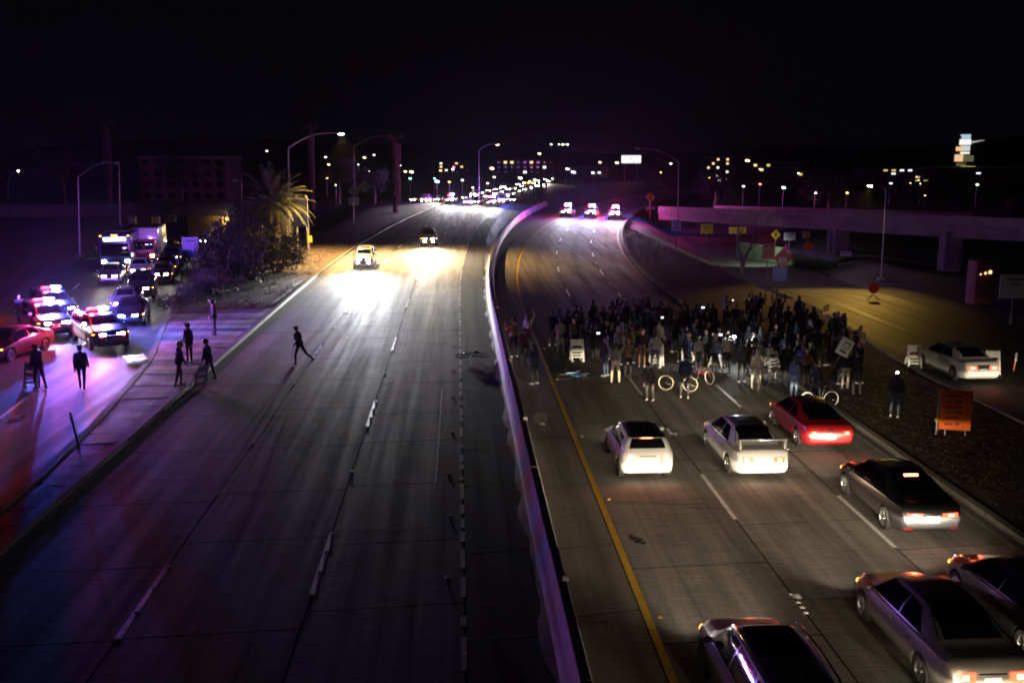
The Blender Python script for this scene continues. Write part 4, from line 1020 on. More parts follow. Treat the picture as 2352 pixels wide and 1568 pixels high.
def ped(parent, z, s, rot=0):       # walking figure symbol
    mb = MB(); y = -.02
    mb.lathe([(.001, y), (.075 * s, y)], 10, axis='Y', center=(0.02 * s, 0, z + .30 * s))
    for a, b, w in (((.0, .22), (-.02, -.02), .07), ((-.02, -.02), (-.14, -.30), .05), ((-.02, -.02), (.12, -.28), .05), ((0, .18), (.15, .02), .035), ((0, .18), (-.15, .05), .035)):
        d = Vector((b[0] - a[0], b[1] - a[1])); q = Vector((-d.y, d.x)).normalized() * w
        mb.add([((a[0] + q.x) * s, y, (a[1] + q.y) * s + z), ((a[0] - q.x) * s, y, (a[1] - q.y) * s + z), ((b[0] - q.x) * s, y, (b[1] - q.y) * s + z), ((b[0] + q.x) * s, y, (b[1] + q.y) * s + z)], [(0, 1, 2, 3)])
    return mb.build('symbol', M_ink, parent)
def bars(parent, w, z0, rows, size, m=None, y=-.022):     # rows of lettering too small to read: short words as blocks
    for i, words in enumerate(rows):
        mb = MB(); tot = sum(words) + .25 * (len(words) - 1); x = -w * .5 * min(1, tot) ; sc = w * min(1, tot) / tot
        for q in words:
            n = max(1, int(q * 8))
            for k in range(n):
                mb.box((x + (k + .5) * q * sc / n, y, z0 - i * size * 1.55), (q * sc / n * .62, .004, size * random.choice((.8, 1, 1))))
            x += (q + .25) * sc
        mb.build('lettering', m or M_ink, parent)
def facing(x, y, extra=0.0): return -math.atan2(x, y) * .5 + extra

f = G(1552, 572); s_ = thing('speed_limit_sign', 'white speed limit 35 sign on a wooden post by the freeway', 'sign', f, 0)
post(s_, -.2, 2.95); plate(s_, .95, 1.15, M_sw, 2.45)
for tx, sz, z in (('SPEED', .25, 2.86), ('LIMIT', .25, 2.62), ('35', .55, 2.20)): lettering(s_, tx, sz, M_ink, (0, -.02, z))
f = P(1493, 502, 147); s_ = thing('warning_sign', 'orange diamond pedestrian sign above a small white plate by the freeway edge', 'sign', f)
post(s_, -.2, 3.6); plate(s_, 1.45, 1.45, M_or, 3.1, shape='diamond'); ped(s_, 3.1, 1.2); plate(s_, 1.35, .36, M_sw, 1.55); bars(s_, 1.1, 1.6, [[.4, .5]], .11)
# billboard on posts far behind
M_bbw = emis('billboard_white', (.97, .97, 1.0), 1.15)
bb = P(1450, 366, 330); s_ = thing('billboard', 'brightly lit white billboard standing far behind the police cars', 'billboard', (bb.x, bb.y, 0))
plate(s_, 6.4, 2.5, M_bbw, bb.z, th=.15)
for x in (-2, 2): post(s_, -1, bb.z - 1.2, x, .3, .18)
mb = MB()
for (x, z, w, h) in ((-2.0, .75, .5, .18), (-2.2, -.5, .3, .2), (-.95, .5, .18, .6), (-.8, -.7, .5, .2), (1.0, -.9, .2, .5), (2.0, .55, .8, .22), (2.4, -.85, .4, .25), (1.0, .6, .3, .15)):
    mb.box((x, -.17, bb.z + z), (w, .01, h), Matrix.Rotation(random.uniform(-.6, .6), 3, 'Y'))
mb.build('graphic', mat('billboard_grey', (.2, .2, .25), .6, emit=(.5, .45, .6), es=.25), s_)
mb = MB(); mb.box((.1, -.17, bb.z + .35), (.5, .01, .6)); mb.build('graphic', mat('billboard_red', (.5, .1, .1), .6, emit=(1, .45, .5), es=.9), s_)
# signs beneath and beside the east overpass
def small_sign(label, px, py, D, w, h, m, shape='rect', what=None, foot=None, name='road_sign', rot=0.0):
    c = P(px, py, D); z0 = foot if foot is not None else RRz(D) - .1
    t = thing(name, label, 'sign', (c.x, c.y, z0)); hz = c.z - z0
    post(t, -.1, hz + h * .45, r=.035); plate(t, w, h, m, hz, shape=shape, rot=rot)
    if what == 'ped': ped(t, hz, w * .8)
    elif what: bars(t, w * .75, hz + h * .30, what, h * .13)
    return t
small_sign('yellow board sign under the west end of the east overpass', 1624, 526, 124, 1.5, 1.2, M_sy, what=[[.5, .3], [.7]])
t = small_sign('long low yellow chevron board under the east overpass', 1694, 529, 116, 2.0, .75, M_sy)
small_sign('yellow diamond pedestrian sign under the east overpass', 1782, 539, 108, 1.12, 1.12, M_sy, 'diamond', 'ped')
small_sign('white rectangular notice sign under the east overpass', 1814, 543, 106, 1.26, .82, M_sw, what=[[.8], [.4, .4], [.6]])
small_sign('lime green square sign above the orange diamond under the overpass', 1852, 539, 103, .78, .72, M_lime, what=[[.6], [.7]])
small_sign('orange diamond work sign below the lime green sign', 1857, 564, 101, 1.12, 1.12, M_or, 'diamond', what=[[.5]])
t = small_sign('tall amber lit 30 limit sign behind the pink diamond', 1765, 578, 78, 1.02, 1.22, mat('sheeting_amber', (.55, .40, .16), .4), what=None)
c = P(1765, 578, 78); lettering(t, '30', .5, M_ink, (0, -.02, c.z - t.location.z - .14)); bars(t, .8, c.z - t.location.z + .42, [[.5, .35]], .15)
t = thing('plate_sign', 'small white plate fixed to the column of the east overpass', 'sign', P(1942, 582, 96.8)); plate(t, 1.1, .46, M_sw, 0, y=-.1); bars(t, .8, .08, [[.7], [.5]], .07, y=-.12)
# pink folded diamond over a blue sign, behind the crowd
f = G(1782, 726); t = thing('roadside_sign', 'blue rectangular sign beneath a crumpled pink diamond behind the crowd', 'sign', f)
sc = 26.5 / 1000; hz = lambda py: P(1788, py, f.dot(_FH)).z
post(t, -.1, hz(600), r=.05)
plate(t, .84, .92, M_sb, hz(629), x=.12, y=-.03, rot=R(2))
pk = plate(t, 1.22, 1.22, M_pink, hz(592), x=.26, y=-.06, shape='diamond', rot=R(4)); plate(t, .5, .28, M_sw, hz(597), x=.22, y=-.10); 
mb = MB(); mb.box((0, 0, 0), (.05, .01, .22), Matrix.Rotation(R(40), 3, 'Y')); mb.box((-.12, 0, 0), (.14, .01, .03)); mb.build('symbol', M_sb, t, loc=(.26, -.125, hz(597)))
mb = MB(); mb.add([(-.05, -.05, .45), (.28, -.25, .62), (.12, -.02, 1.02)], [(0, 1, 2)]); mb.add([(-.05, .0, .45), (.28, -.2, .62), (.12, .03, 1.02)], [(2, 1, 0)]); mb.build('fold', M_pink, t, loc=(.26, -.05, hz(592) - .1))
for dx in (-.09, .09): plate(t, .15, .46, M_sy, hz(689), x=dx, y=-.03)
f = G(1896, 735); t = thing('object_marker', 'slatted yellow object marker at the edge of the side street', 'sign', f)
post(t, -.1, .6, r=.03)
for k in range(5): plate(t, .38, .07, M_sy, .42 + .11 * k, rot=R(20))
f = G(2005, 694, -.2); t = thing('stop_sign', 'red octagonal sign on a low splayed stand by the side street', 'sign', f)
plate(t, .78, .78, sheeting('red', (.50, .02, .02)), .98, shape='oct')
mb = MB()
for dx in (-.55, .55): mb.tube([(0, .03, .55), (dx, .25, .02)], .025, 5); mb.tube([(0, .03, .55), (dx, -.25, .02)], .025, 5)
mb.build('stand', M_pole, t)
t = small_sign('large purple lit guide sign at the edge of the street bank', 2330, 658, 58, 1.75, 1.4, M_sw, foot=.0, what=[[.8], [.5]])
t = small_sign('small pale sign far beyond the east overpass', 2321, 462, 150, 1.3, 1.3, M_sw, foot=-.1, rot=R(15))
# brown kiosk panel with three dim lamps
f = P(2262, 648, 66); t = thing('kiosk', 'brown kiosk with three dim lamps on the dark street bank', 'kiosk', (f.x, f.y, 0))
hzk = P(2262, 628, 66).z
rbox('cabin', (0, .6, hzk * .5), (1.25, 1.2, hzk + 1.6), mat('brown_board', (.16, .06, .04), .8, var=.2), t, .03)
M_dim = emis('dim_lamp', (1.0, .68, .25), 2.6)
for k, (dx, r_) in enumerate(((-.34, .05), (-.02, .08), (.30, .12))):
    mb = MB(); mb.ball((dx, -.04, hzk - .05 + .07 * k), (r_, .04, r_), 10, 6); mb.build('lamp', M_dim, t)

# orange message board with lettering beside the street
f = G(2190, 1003); t = thing('message_board', 'big orange message board leaning on a stand on the dirt verge', 'sign', f, -R(6))
root_b = plate(t, 1.10, 1.42, M_or, .99, y=-.02, rot=R(-3)); root_b.rotation_euler = (R(-7), 0, 0)
for i, tx in enumerate(([.6, .3], [.4, .5], [.9], [.35, .5], [.8], [.5, .3])):
    mb = MB(); x = -.40
    for w_ in tx:
        n = int(w_ * 9)
        for k in range(n): mb.box((x + .04, -.02, .50 - i * .20), (.05, .004, random.choice((.10, .085, .10)))); x += .075
        x += .07
    o = mb.build('lettering', mat('orange_sign_ink', (.16, .025, .01), .6), root_b)
mb = MB()
for dx in (-.35, .35): mb.tube([(dx, .04, 1.5), (dx, .55, .08)], .025, 5); mb.tube([(dx, .0, .9), (dx, -.12, .08)], .025, 5)
mb.build('stand', M_pole, t)
mb = MB(); mb.tube([(-.62, 0, .08), (-.60, 0, 1.62)], .03, 6); mb.build('staff', M_pole, t); 
mb = MB(); mb.ball((-.62, 0, .62), (.09, .09, .09), 10, 6); mb.build('warning_lamp', M_amber, t)

# west side: guide sign back, diamonds, blue boards
M_back2 = mat('pale_sign_back', (.45, .46, .50), .5, .2, var=.1, vs=2)
f = P(682, 588, 94.4); t = thing('guide_sign', 'large guide sign with blue police light painted on its lower panels, on three posts half covered by palm fronds', 'sign', (f.x, f.y, f.z), R(-35))
for k, dx in enumerate((-1.3, 0, 1.3)): post(t, -.2, 5.7, dx, .12, .09, M_pole)
for i in range(2):
    for k in range(3):
        plate(t, 1.06, 1.36, M_sb if i == 0 else M_back2, 3.45 + 1.40 * i, x=-1.08 + 1.08 * k, name='sign_panel')  # blue police light painted into the lower panels
f = P(813, 520, 129.3); t = thing('sign_cluster', 'two diamond warning signs and a pair of blue plates on a lamp pole', 'sign', f)
z_ = lambda py: P(814, py, 129.3).z - f.z
plate(t, 1.75, 1.75, mat('diamond_back', (.34, .31, .42), .5), z_(438), x=.2, y=-.16, shape='diamond', rot=R(6)); plate(t, 1.75, 1.75, mat('diamond_back', (.34, .31, .42), .5), z_(429), x=1.5, y=-.16, shape='diamond', rot=R(6))
for k in (-1, 1): plate(t, .66, 1.05, M_sb if k > 0 else M_sb, z_(462), x=.05 + k * .36, y=-.16)
post(t, -.2, z_(425), 0, -.08, .03, M_pole); mb = MB(); mb.tube([(0, -.1, z_(431)), (1.5, -.1, z_(431))], .03, 5); mb.build('bracket', M_pole, t)
f = P(711, 578, 96); t = thing('marker_sign', 'small yellow square sign on a post near the lit street lamp', 'sign', f)
post(t, -.2, 2.6, r=.035, m=M_pole); plate(t, .56, .62, M_sy, 1.22, y=-.03)
f = G(440, 606); t = thing('sign_board', 'portable sign board painted with blue beacon light standing between the ramp queue and bushes', 'sign', f, R(8))
plate(t, 1.42, 1.85, sheeting('beacon_tint', (.22, .32, .85)), 1.45); plate(t, .75, .07, M_ink, 2.05, y=-.025);  # blue of the beacons put into the panel colour
for dx in (-.42, .42): post(t, 0, 2.3, dx, .05, .03, M_pole)
for dx in (-.36, .36): plate(t, .035, 1.35, M_back, 1.3, x=dx, y=-.022)
t = thing('bridge_sign', 'small purple lit sign hanging under the west overpass parapet', 'sign', P(393, 502, 130.5)); plate(t, 1.25, .95, M_sw, 0)

# ================================================================== BARRICADES AND STREET FURNITURE
M_plas = mat('barricade_plastic', (.72, .70, .66), .45, var=.08, vs=6); M_strw = mat('stripe_white', (.8, .79, .76), .3)
def barricade(label, loc, rotz, spread=.30, group='folding barricades around the crowd', tilt=(0, 0)):
    t = thing('barricade', label, 'barricade', loc, rotz, group); t.rotation_euler = (tilt[0], tilt[1], rotz)
    for sgn in (-1, 1):
        ang = sgn * math.atan2(spread, 1.05); rot = Matrix.Rotation(-ang, 3, 'X')
        def pt(x, y, z): return rot @ Vector((x, y, z - 1.10)) + Vector((0, 0, 1.08))
        mb = MB()
        def bx(x, z, w, h, d=.045): mb.box(pt(x, 0, z), (w, d, h), rot)
        for sx in (-1, 1): bx(sx * .275, .55, .075, 1.10); bx(sx * .255, .03, .13, .06, .07)
        bx(0, .93, .475, .30); bx(0, .56, .475, .16); bx(0, .235, .475, .07); bx(0, .37, .475, .05)
        pn = mb.build('panel', M_plas, t)
        if sgn > 0 or True:
            for k in range(3):
                mb = MB(); x0 = -.30 + k * .20
                y_ = -.028 if sgn < 0 else .028
                pts = [(x0, .80), (x0 + .10, .80), (x0 + .26, 1.06), (x0 + .16, 1.06)]
                pts = [(max(-.31, min(.31, a)), b) for a, b in pts]
                mb.add([pt(a, y_, b) for a, b in pts], [(0, 1, 2, 3)]); mb.build('stripe', M_or, pn)
    return t
barricade('white and orange barricade standing alone before the crowd beside the fallen bicycle', G(1325, 829), R(4))
barricade('barricade half hidden behind a crouching person in the crowd', G(1507, 842), R(-25))
barricade('barricade standing edge on beside the person in a beige jacket', G(1645, 843), R(65), .34)
barricade('barricade next to the person in a beige hooded top', G(1770, 850), R(18))
barricade('barricade deep in the crowd behind the grey shirted person', G(1580, 826), R(-12))
GB = 'folding barricades closing the side street'
barricade('barricade standing on the verge kerb of the side street', G(2097, 844), R(-8), group=GB)
barricade('barricade just ahead of the white sedan', G(2197, 846) + Vector((0, .8, 0)), R(6), group=GB)
barricade('barricade at the right flank of the white sedan', G(2276, 858), R(-10), group=GB)
barricade('fallen barricade held at a slant beside the officers on the paved island', G(452, 893) + Vector((0, 0, .12)), R(60), .1, 'barricades handled by officers', (R(28), 0))
barricade('battered barricade dragged by an officer beside the maroon sedan', G(72, 890), R(30), .12, 'barricades handled by officers', (R(-20), R(10)))
f = G(2328, 851); t = thing('delineator', 'short white topped delineator post on the far side of the street', 'post', f)
mb = MB(); mb.tube([(0, 0, 0), (.05, 0, .45)], .03, 8); mb.build('stem', M_or, t); mb = MB(); mb.tube([(.05, 0, .45), (.07, 0, .85)], .05, 8); mb.build('sleeve', M_strw, t)
f = G(182, 1036); t = thing('delineator', 'tall white plastic delineator post leaning on the paved island', 'post', f + Vector((0, 0, .1)))
mb = MB(); mb.tube([(0, 0, 0), (-.20, 0, 1.28)], .045, 8); mb.build('stem', M_strw, t); mb = MB(); mb.lathe([(.001, .03), (.13, .0), (.15, -.02)], 12); mb.build('base', M_black, t)
# litter: papers and a flat white board
for i, (px, py, lab, w, h) in enumerate(((312, 832, 'large white flat board lying on the ramp gutter', .95, .7), (1245, 975, 'crumpled paper by a weed on the inner shoulder', .18, .14), (1548, 998, 'scrap of white paper on the lane ahead of the hatchback', .20, .09),
        (2055, 956 + 40, 'scrap of paper on the dirt verge beneath the kerb', .25, .1), (1470, 1248, 'strip of tyre rubber debris beside the yellow line', .3, .1), (2250, 996, 'pale cardboard scrap on the dirt near the message board', .3, .12), (1827, 1372, 'broken marker pieces on the middle lane line', .2, .12),
        (1113, 1385, 'thin bent strip of plastic on the dark inner shoulder', .5, .04), (42, 960, 'white paper lying on the ramp beside the lane dash', .5, .14))):
    f = G(px, py); mb = MB(); n = 4
    vs = [((u / n - .5) * w, (v / n - .5) * h * 2, .02 + random.uniform(0, .05) + .06 * (w > .9)) for v in range(n + 1) for u in range(n + 1)]
    mb.add(vs, [(v * (n + 1) + u, v * (n + 1) + u + 1, (v + 1) * (n + 1) + u + 1, (v + 1) * (n + 1) + u) for v in range(n) for u in range(n)])
    o = mb.build('litter' if w < .9 else 'flat_board', M_black if 'rubber' in lab else M_strw, None, loc=(f.x, f.y, (.13 if px in (312,) else .0)), rotz=random.uniform(-.5, .5)); tag(o, lab, 'litter' if w < .9 else 'board')

# ================================================================== TREES AND BUSHES
M_frond = mat('palm_frond', (0.075, 0.085, 0.035), .6, var=.3, vs=2); M_dead = mat('dead_frond', (0.09, 0.065, 0.042), .85, var=.35, vs=1.5)
M_bark = mat('palm_bark', (0.16, 0.12, 0.09), .9, var=.35, vs=5, bump=.7, bs=12); M_leafd = mat('bush_leaf', (0.035, 0.042, 0.028), .7, var=.35, vs=2)
def frond_mesh(L_, droop, seed, m, nl=34, ll=.62):
    rnd = random.Random(seed); mb = MB(); pts = []
    for i in range(13):
        u = i / 12; pts.append(Vector((L_ * u * (1 - .18 * u * droop), 0, L_ * (.38 * u - .62 * droop * u * u))))
    mb.tube(pts, [lerp(.05, .008, i / 12) for i in range(13)], 5)
    for k in range(nl):
        u = .12 + .88 * k / nl; i = min(11, int(u * 12)); p = pts[i].lerp(pts[i + 1], u * 12 - i); t = (pts[i + 1] - pts[i]).normalized()
        l_ = ll * (math.sin(math.pi * min(1, u * .9 + .1)) * .75 + .28) * rnd.uniform(.85, 1.15)
        for s_ in (-1, 1):
            d = (t * .75 + Vector((0, s_, 0)) * .9 + Vector((0, 0, rnd.uniform(-.1, .25)))).normalized(); e = p + d * l_ + Vector((0, 0, -.10 * l_))
            w = t * .024
            mb.add([p - w, p + w, p.lerp(e, .6) + w * .9 + Vector((0, 0, .02)), e, p.lerp(e, .6) - w * .9], [(0, 1, 2, 3, 4)])
    return mb.mesh('frond', m)
FR = [frond_mesh(4.3, d, i, M_frond) for i, d in enumerate((.55, .85, 1.15, .3))]
def palm(label, base, h, nfr, scale, tr, lean=0):
    t = thing('palm_tree', label, 'palm tree', base)
    mb = MB(); pts = [(lean * u * u, 0, h * u) for u in [i / 10 for i in range(11)]]
    mb.tube(pts, [tr * (1.25 - .35 * min(1, u * 3) + .25 * max(0, u - .8) * 5 + .05 * (i % 2)) for i, u in enumerate([k / 10 for k in range(11)])], 12); mb.build('trunk', M_bark, t, smooth=True)
    cr = link('crown', None, t, (lean, 0, h)); cr.empty_display_size = .2
    for k in range(nfr):
        u = k / nfr; el = lerp(1.15, -.35, u) + random.uniform(-.12, .12); az = k * 2.39996
        o = link('frond', FR[0 if u < .25 else (1 if u < .6 else 2)] if u > .1 else FR[3], cr, (0, 0, random.uniform(-.1, .2))); o.rotation_euler = (random.uniform(-.3, .3), -el, az); q = scale * random.uniform(.85, 1.1); o.scale = (q, q, q)
    return t
palm('broad date palm with arching fronds beside the lit street lamp', P(634, 592, 91), 4.4, 74, 1.0, .50)
# skirted fan palms
def skirt_palm(label, px, py_top, py_bot, D, r_):
    top = P(px, py_top, D); bot = P(px, py_bot, D); base = Vector((top.x, top.y, 0)); t = thing('fan_palm', label, 'palm tree', base, 0, 'tall fan palms with dead frond skirts')
    mb = MB(); mb.tube([(0, 0, -.2), (0, 0, top.z)], [.4, .3], 8); mb.build('trunk', M_bark, t)
    mb = MB(); n = 520; h = top.z - bot.z
    for k in range(n):
        u = random.random(); a = random.uniform(0, 2 * PI); rr = r_ * (.75 + .25 * u) * random.uniform(.75, 1.05); z = bot.z + h * u
        d = Vector((math.cos(a), math.sin(a), 0)); q = Vector((-d.y, d.x, 0)) * random.uniform(.12, .28); l_ = random.uniform(.7, 1.3)
        p = d * rr + Vector((0, 0, z)); e = d * rr * .93 + Vector((0, 0, z - l_)) + q * random.uniform(-.6, .6)
        mb.add([p - q * .4, p + q * .4, e + q, e - q], [(0, 1, 2, 3)])
    mb.build('skirt', M_dead, t)
    cr = MB()
    for k in range(26):
        a = k * 2.4; el = random.uniform(.1, 1.3); d = Vector((math.cos(a) * math.cos(el), math.sin(a) * math.cos(el), math.sin(el))); p = Vector((0, 0, top.z)); c_ = p + d * 1.2; s1 = d.orthogonal().normalized(); s2 = d.cross(s1)
        for j in range(9):
            ang = -1.1 + j * .275; e = c_ + (d * math.cos(ang) + s1 * math.sin(ang)) * 1.0; cr.add([c_ - s2 * .03, c_ + s2 * .03, e], [(0, 1, 2)])
        cr.tube([p, c_], .025, 4)
    cr.build('crown', M_frond, t)
    return t
skirt_palm('fat skirted fan palm standing between street lamps beyond the west verge', 905, 325, 455, 160, 1.15)
skirt_palm('slimmer skirted fan palm rising behind the date palm', 712, 300, 440, 175, .7)
skirt_palm('skirted fan palm rising behind the west overpass', 240, 290, 420, 170, .9)
# leafy bushes
def bush_mesh(seed, n=2600):
    rnd = random.Random(seed); mb = MB(); cl = [(Vector((rnd.uniform(-.75, .75), rnd.uniform(-.6, .6), rnd.uniform(.25, .8))), rnd.uniform(.25, .48)) for _ in range(16)]
    for k in range(n):
        c, r_ = rnd.choice(cl); d = Vector((rnd.gauss(0, 1), rnd.gauss(0, 1), rnd.gauss(0, 1))).normalized(); p = c + d * r_ * rnd.uniform(.55, 1.08)
        if p.z < .02: continue
        a = (d + Vector((rnd.uniform(-.8, .8), rnd.uniform(-.8, .8), rnd.uniform(-.4, .8)))).normalized(); b = a.orthogonal().normalized(); l_ = rnd.uniform(.05, .11); w = l_ * .32
        mb.add([p, p + a * l_ * .5 + b * w, p + a * l_, p + a * l_ * .5 - b * w], [(0, 1, 2, 3)])
    return mb.mesh('foliage', M_leafd)
BM = [bush_mesh(i) for i in range(3)]
def stem_mesh():
    mb = MB()
    for k in range(7):
        a = k * .9; mb.tube([(0.05 * math.cos(a), .05 * math.sin(a), 0), (.3 * math.cos(a), .25 * math.sin(a), .4), (.55 * math.cos(a), .45 * math.sin(a), .75)], [.04, .025, .01], 5)
    return mb.mesh('stem', M_bark)
STM = stem_mesh()
def bush(label, px, py, w, h, D=None, z=.1, group='bushes massed along the ramp'):
    f = G(px, py, z) if D is None else P(px, py, D); t = thing('bush', label, 'bush', f, random.uniform(0, 6), group)
    o = link('foliage', random.choice(BM), t); o.scale = (w / 2, w / 2, h); s_ = link('stem', STM, t); s_.scale = (w / 2, w / 2, h); return t
GBU = 'bushes massed along the ramp'
for px, py, w, h, lab in ((512, 628, 3.6, 2.8, 'tall dark bush beside the blue sign board'), (520, 652, 4.8, 3.6, 'big bush at the middle of the dark hedge by the ramp'), (580, 648, 5.0, 3.8, 'largest bush below the date palm'),
                          (635, 632, 4.5, 3.0, 'bush at the foot of the date palm trunk'), (540, 612, 5.0, 4.0, 'bush rising behind the hedge toward the west overpass'), (610, 605, 4.5, 3.4, 'bush in the back row beneath the palm fronds'),
                          (505, 600, 3.6, 3.2, 'bush in the back row behind the blue sign board'), (470, 668, 2.2, 1.3, 'low bush at the ramp edge of the hedge'), (505, 680, 3.0, 1.7, 'low bush at the verge edge of the hedge'),
                          (690, 610, 2.6, 1.3, 'low scrub beside the lit street lamp'), (400, 712, 2.2, .9, 'small clipped shrub at the tip of the paved island'), (430, 692, 2.4, 1.1, 'small shrub between the paved island and the hedge'), (560, 575, 5, 4.2, 'tall bush beside the end of the west overpass')):
    bush(lab, px, py, w, h)
bush('small weed tuft growing on the inner shoulder', 1240, 972, .5, .35, z=0, group='weeds')
# bare street tree on the east side
t = thing('bare_tree', 'bare forked tree with thin twigs in front of the east overpass', 'tree', G(1704, 620, 0))
def limb(mb, p, d, l_, r_, depth, rnd):
    n = 4; pts = [p]; dd = d.copy()
    for i in range(n): dd = (dd + Vector((rnd.uniform(-.16, .16), rnd.uniform(-.16, .16), rnd.uniform(-.02, .16)))).normalized(); pts.append(pts[-1] + dd * l_ / n)
    mb.tube(pts, [lerp(r_, r_ * .55, i / n) for i in range(n + 1)], 6 if depth > 1 else 4)
    if depth > 0:
        for k in range(3 if depth > 1 else 4):
            a = rnd.uniform(0, 6.28); s_ = dd.orthogonal().normalized(); s_ = Quaternion(dd, a) @ s_
            limb(mb, pts[-1 if k == 0 else rnd.choice((2, 3, 4))], (dd + s_ * rnd.uniform(.35, .8)).normalized(), l_ * rnd.uniform(.55, .8), r_ * .5, depth - 1, rnd)
rnd = random.Random(5); M_barkg = mat('grey_bark', (.20, .165, .12), .85, var=.3, vs=6)
mb = MB(); mb.tube([(0, 0, -.2), (.05, 0, .4), (.02, 0, .85)], [.26, .2, .19], 8); mb.build('trunk', M_barkg, t, smooth=True)
mb = MB(); limb(mb, Vector((.02, 0, .75)), Vector((.55, 0, .9)).normalized(), 2.1, .15, 3, rnd); mb.build('limb', M_barkg, t)
mb = MB(); limb(mb, Vector((.02, 0, .75)), Vector((-.28, .1, .95)).normalized(), 1.8, .11, 3, rnd); mb.build('limb', M_barkg, t)
# dark trees beyond (crowns of leaf faces)
for i, (px, D, h, w, lab) in enumerate(((150, 175, 11, 9, 'dark broad tree beyond the west overpass parapet'), (420, 190, 10, 8, 'dark tree before the dim apartment block'), (780, 190, 9, 7, 'dark tree behind the unlit street lamp'), (860, 185, 7, 6, 'low dark tree left of the fat fan palm'), (1640, 175, 6.5, 7, 'dark tree behind the west end of the east overpass'), (1900, 150, 7, 8, 'dark tree behind the middle of the east overpass'), (2120, 130, 7, 9, 'dark tree behind the near end of the east overpass'))):
    f = P(px, 500, D); t = thing('dark_tree', lab, 'tree', (f.x, f.y, -.2), 0, 'dark trees beyond the bridges')
    mb = MB(); mb.tube([(0, 0, 0), (.2, 0, h * .3), (.1, 0, h * .55)], [.35, .25, .15], 7); mb.build('trunk', M_barkg, t)
    mb = MB(); rnd = random.Random(i); cl = [(Vector((rnd.uniform(-.4, .4) * w, rnd.uniform(-.4, .4) * w, h * rnd.uniform(.45, .88))), rnd.uniform(.12, .22) * w) for _ in range(18)]
    for k in range(3200):
        c, r_ = rnd.choice(cl); d = Vector((rnd.gauss(0, 1), rnd.gauss(0, 1), rnd.gauss(0, 1))).normalized(); p = c + d * r_ * rnd.uniform(.5, 1.1); a = Vector((rnd.gauss(0, 1), rnd.gauss(0, 1), rnd.gauss(0, 1))).normalized(); b = a.orthogonal().normalized(); l_ = rnd.uniform(.2, .4)
        mb.add([p, p + a * l_ * .5 + b * l_ * .3, p + a * l_, p + a * l_ * .5 - b * l_ * .3], [(0, 1, 2, 3)])
    mb.build('crown', M_leafd, t)

# ================================================================== BUILDINGS AND DISTANT LIGHTS
M_wallb = mat('stucco', (.12, .10, .085), .9, var=.15, vs=.5); M_dkwin = mat('dark_window', (.01, .01, .012), .1)
M_lit = [emis('lit_window_%s' % n, c, s_) for n, c, s_ in (('warm', (1, .70, .34), 1.4), ('white', (.92, .96, 1), 1.6), ('yellow', (1, .82, .25), .8))]
def building(label, px0, px1, py_top, D, floors, bays, lit, depth=12, name='building', m=None):
    a, b = P(px0, py_top, D), P(px1, py_top, D); w = (b - a).length; c = (a + b) / 2; t = thing(name, label, 'building', (c.x, c.y + depth / 2, -.3), -YAW)
    h = c.z + .3; mb = MB(); mb.box((0, 0, h / 2), (w, depth, h)); wl_ = mb.build('wall', m or M_wallb, t); mb = MB(); mb.box((0, 0, h + .1), (w + .5, depth + .5, .3)); mb.build('roof', M_br, t)
    fh = h / floors; bw = w / bays; wm = {}
    for i in range(floors):
        for k in range(bays):
            mt = M_lit[lit[(i, k)]] if (i, k) in lit else M_dkwin
            mb = MB(); mb.box((-w / 2 + bw * (k + .5), -depth / 2 - .02, fh * (i + .55)), (bw * .5, .08, fh * .5)); mb.build('window', mt, t)
    return t
building('dim tan apartment block behind the west overpass', 322, 520, 362, 205, 4, 7, {}, name='apartment_block', m=mat('tan_stucco', (.10, .07, .05), .9, var=.3, vs=.4))
building('low dark block beneath the cluster of lights beyond the far bend', 985, 1080, 372, 420, 4, 8, {(3, 2): 1, (2, 2): 0, (3, 5): 0, (1, 3): 1, (2, 6): 0})
building('wide dark block with scattered lit windows behind the far queue', 1140, 1290, 368, 430, 3, 10, {(2, 1): 0, (2, 2): 0, (2, 5): 0, (1, 7): 1, (0, 4): 1})
building('dark block left of the lit billboard', 1300, 1400, 385, 380, 3, 7, {(2, 0): 1, (1, 1): 1, (1, 5): 1})
building('dark apartment block with many small lit windows behind the east overpass', 1625, 1690, 362, 330, 6, 6, {(5, 2): 0, (5, 4): 0, (4, 4): 0, (3, 2): 1, (2, 4): 1, (3, 0): 0, (1, 2): 1, (4, 1): 0})
building('dark block with few lit windows right of the small window apartment', 1730, 1850, 375, 340, 4, 8, {(3, 0): 0, (3, 2): 2, (2, 1): 0, (1, 7): 2})
building('dark block with one big yellow window behind the east overpass', 1990, 2140, 388, 300, 5, 8, {(4, 2): 2, (4, 3): 2, (4, 5): 1, (3, 3): 1, (2, 6): 0, (4, 4): 1, (1, 6): 0, (1, 7): 2})
building('unlit block behind the dark trees at the street end', 2240, 2400, 395, 320, 4, 8, {(3, 0): 1})
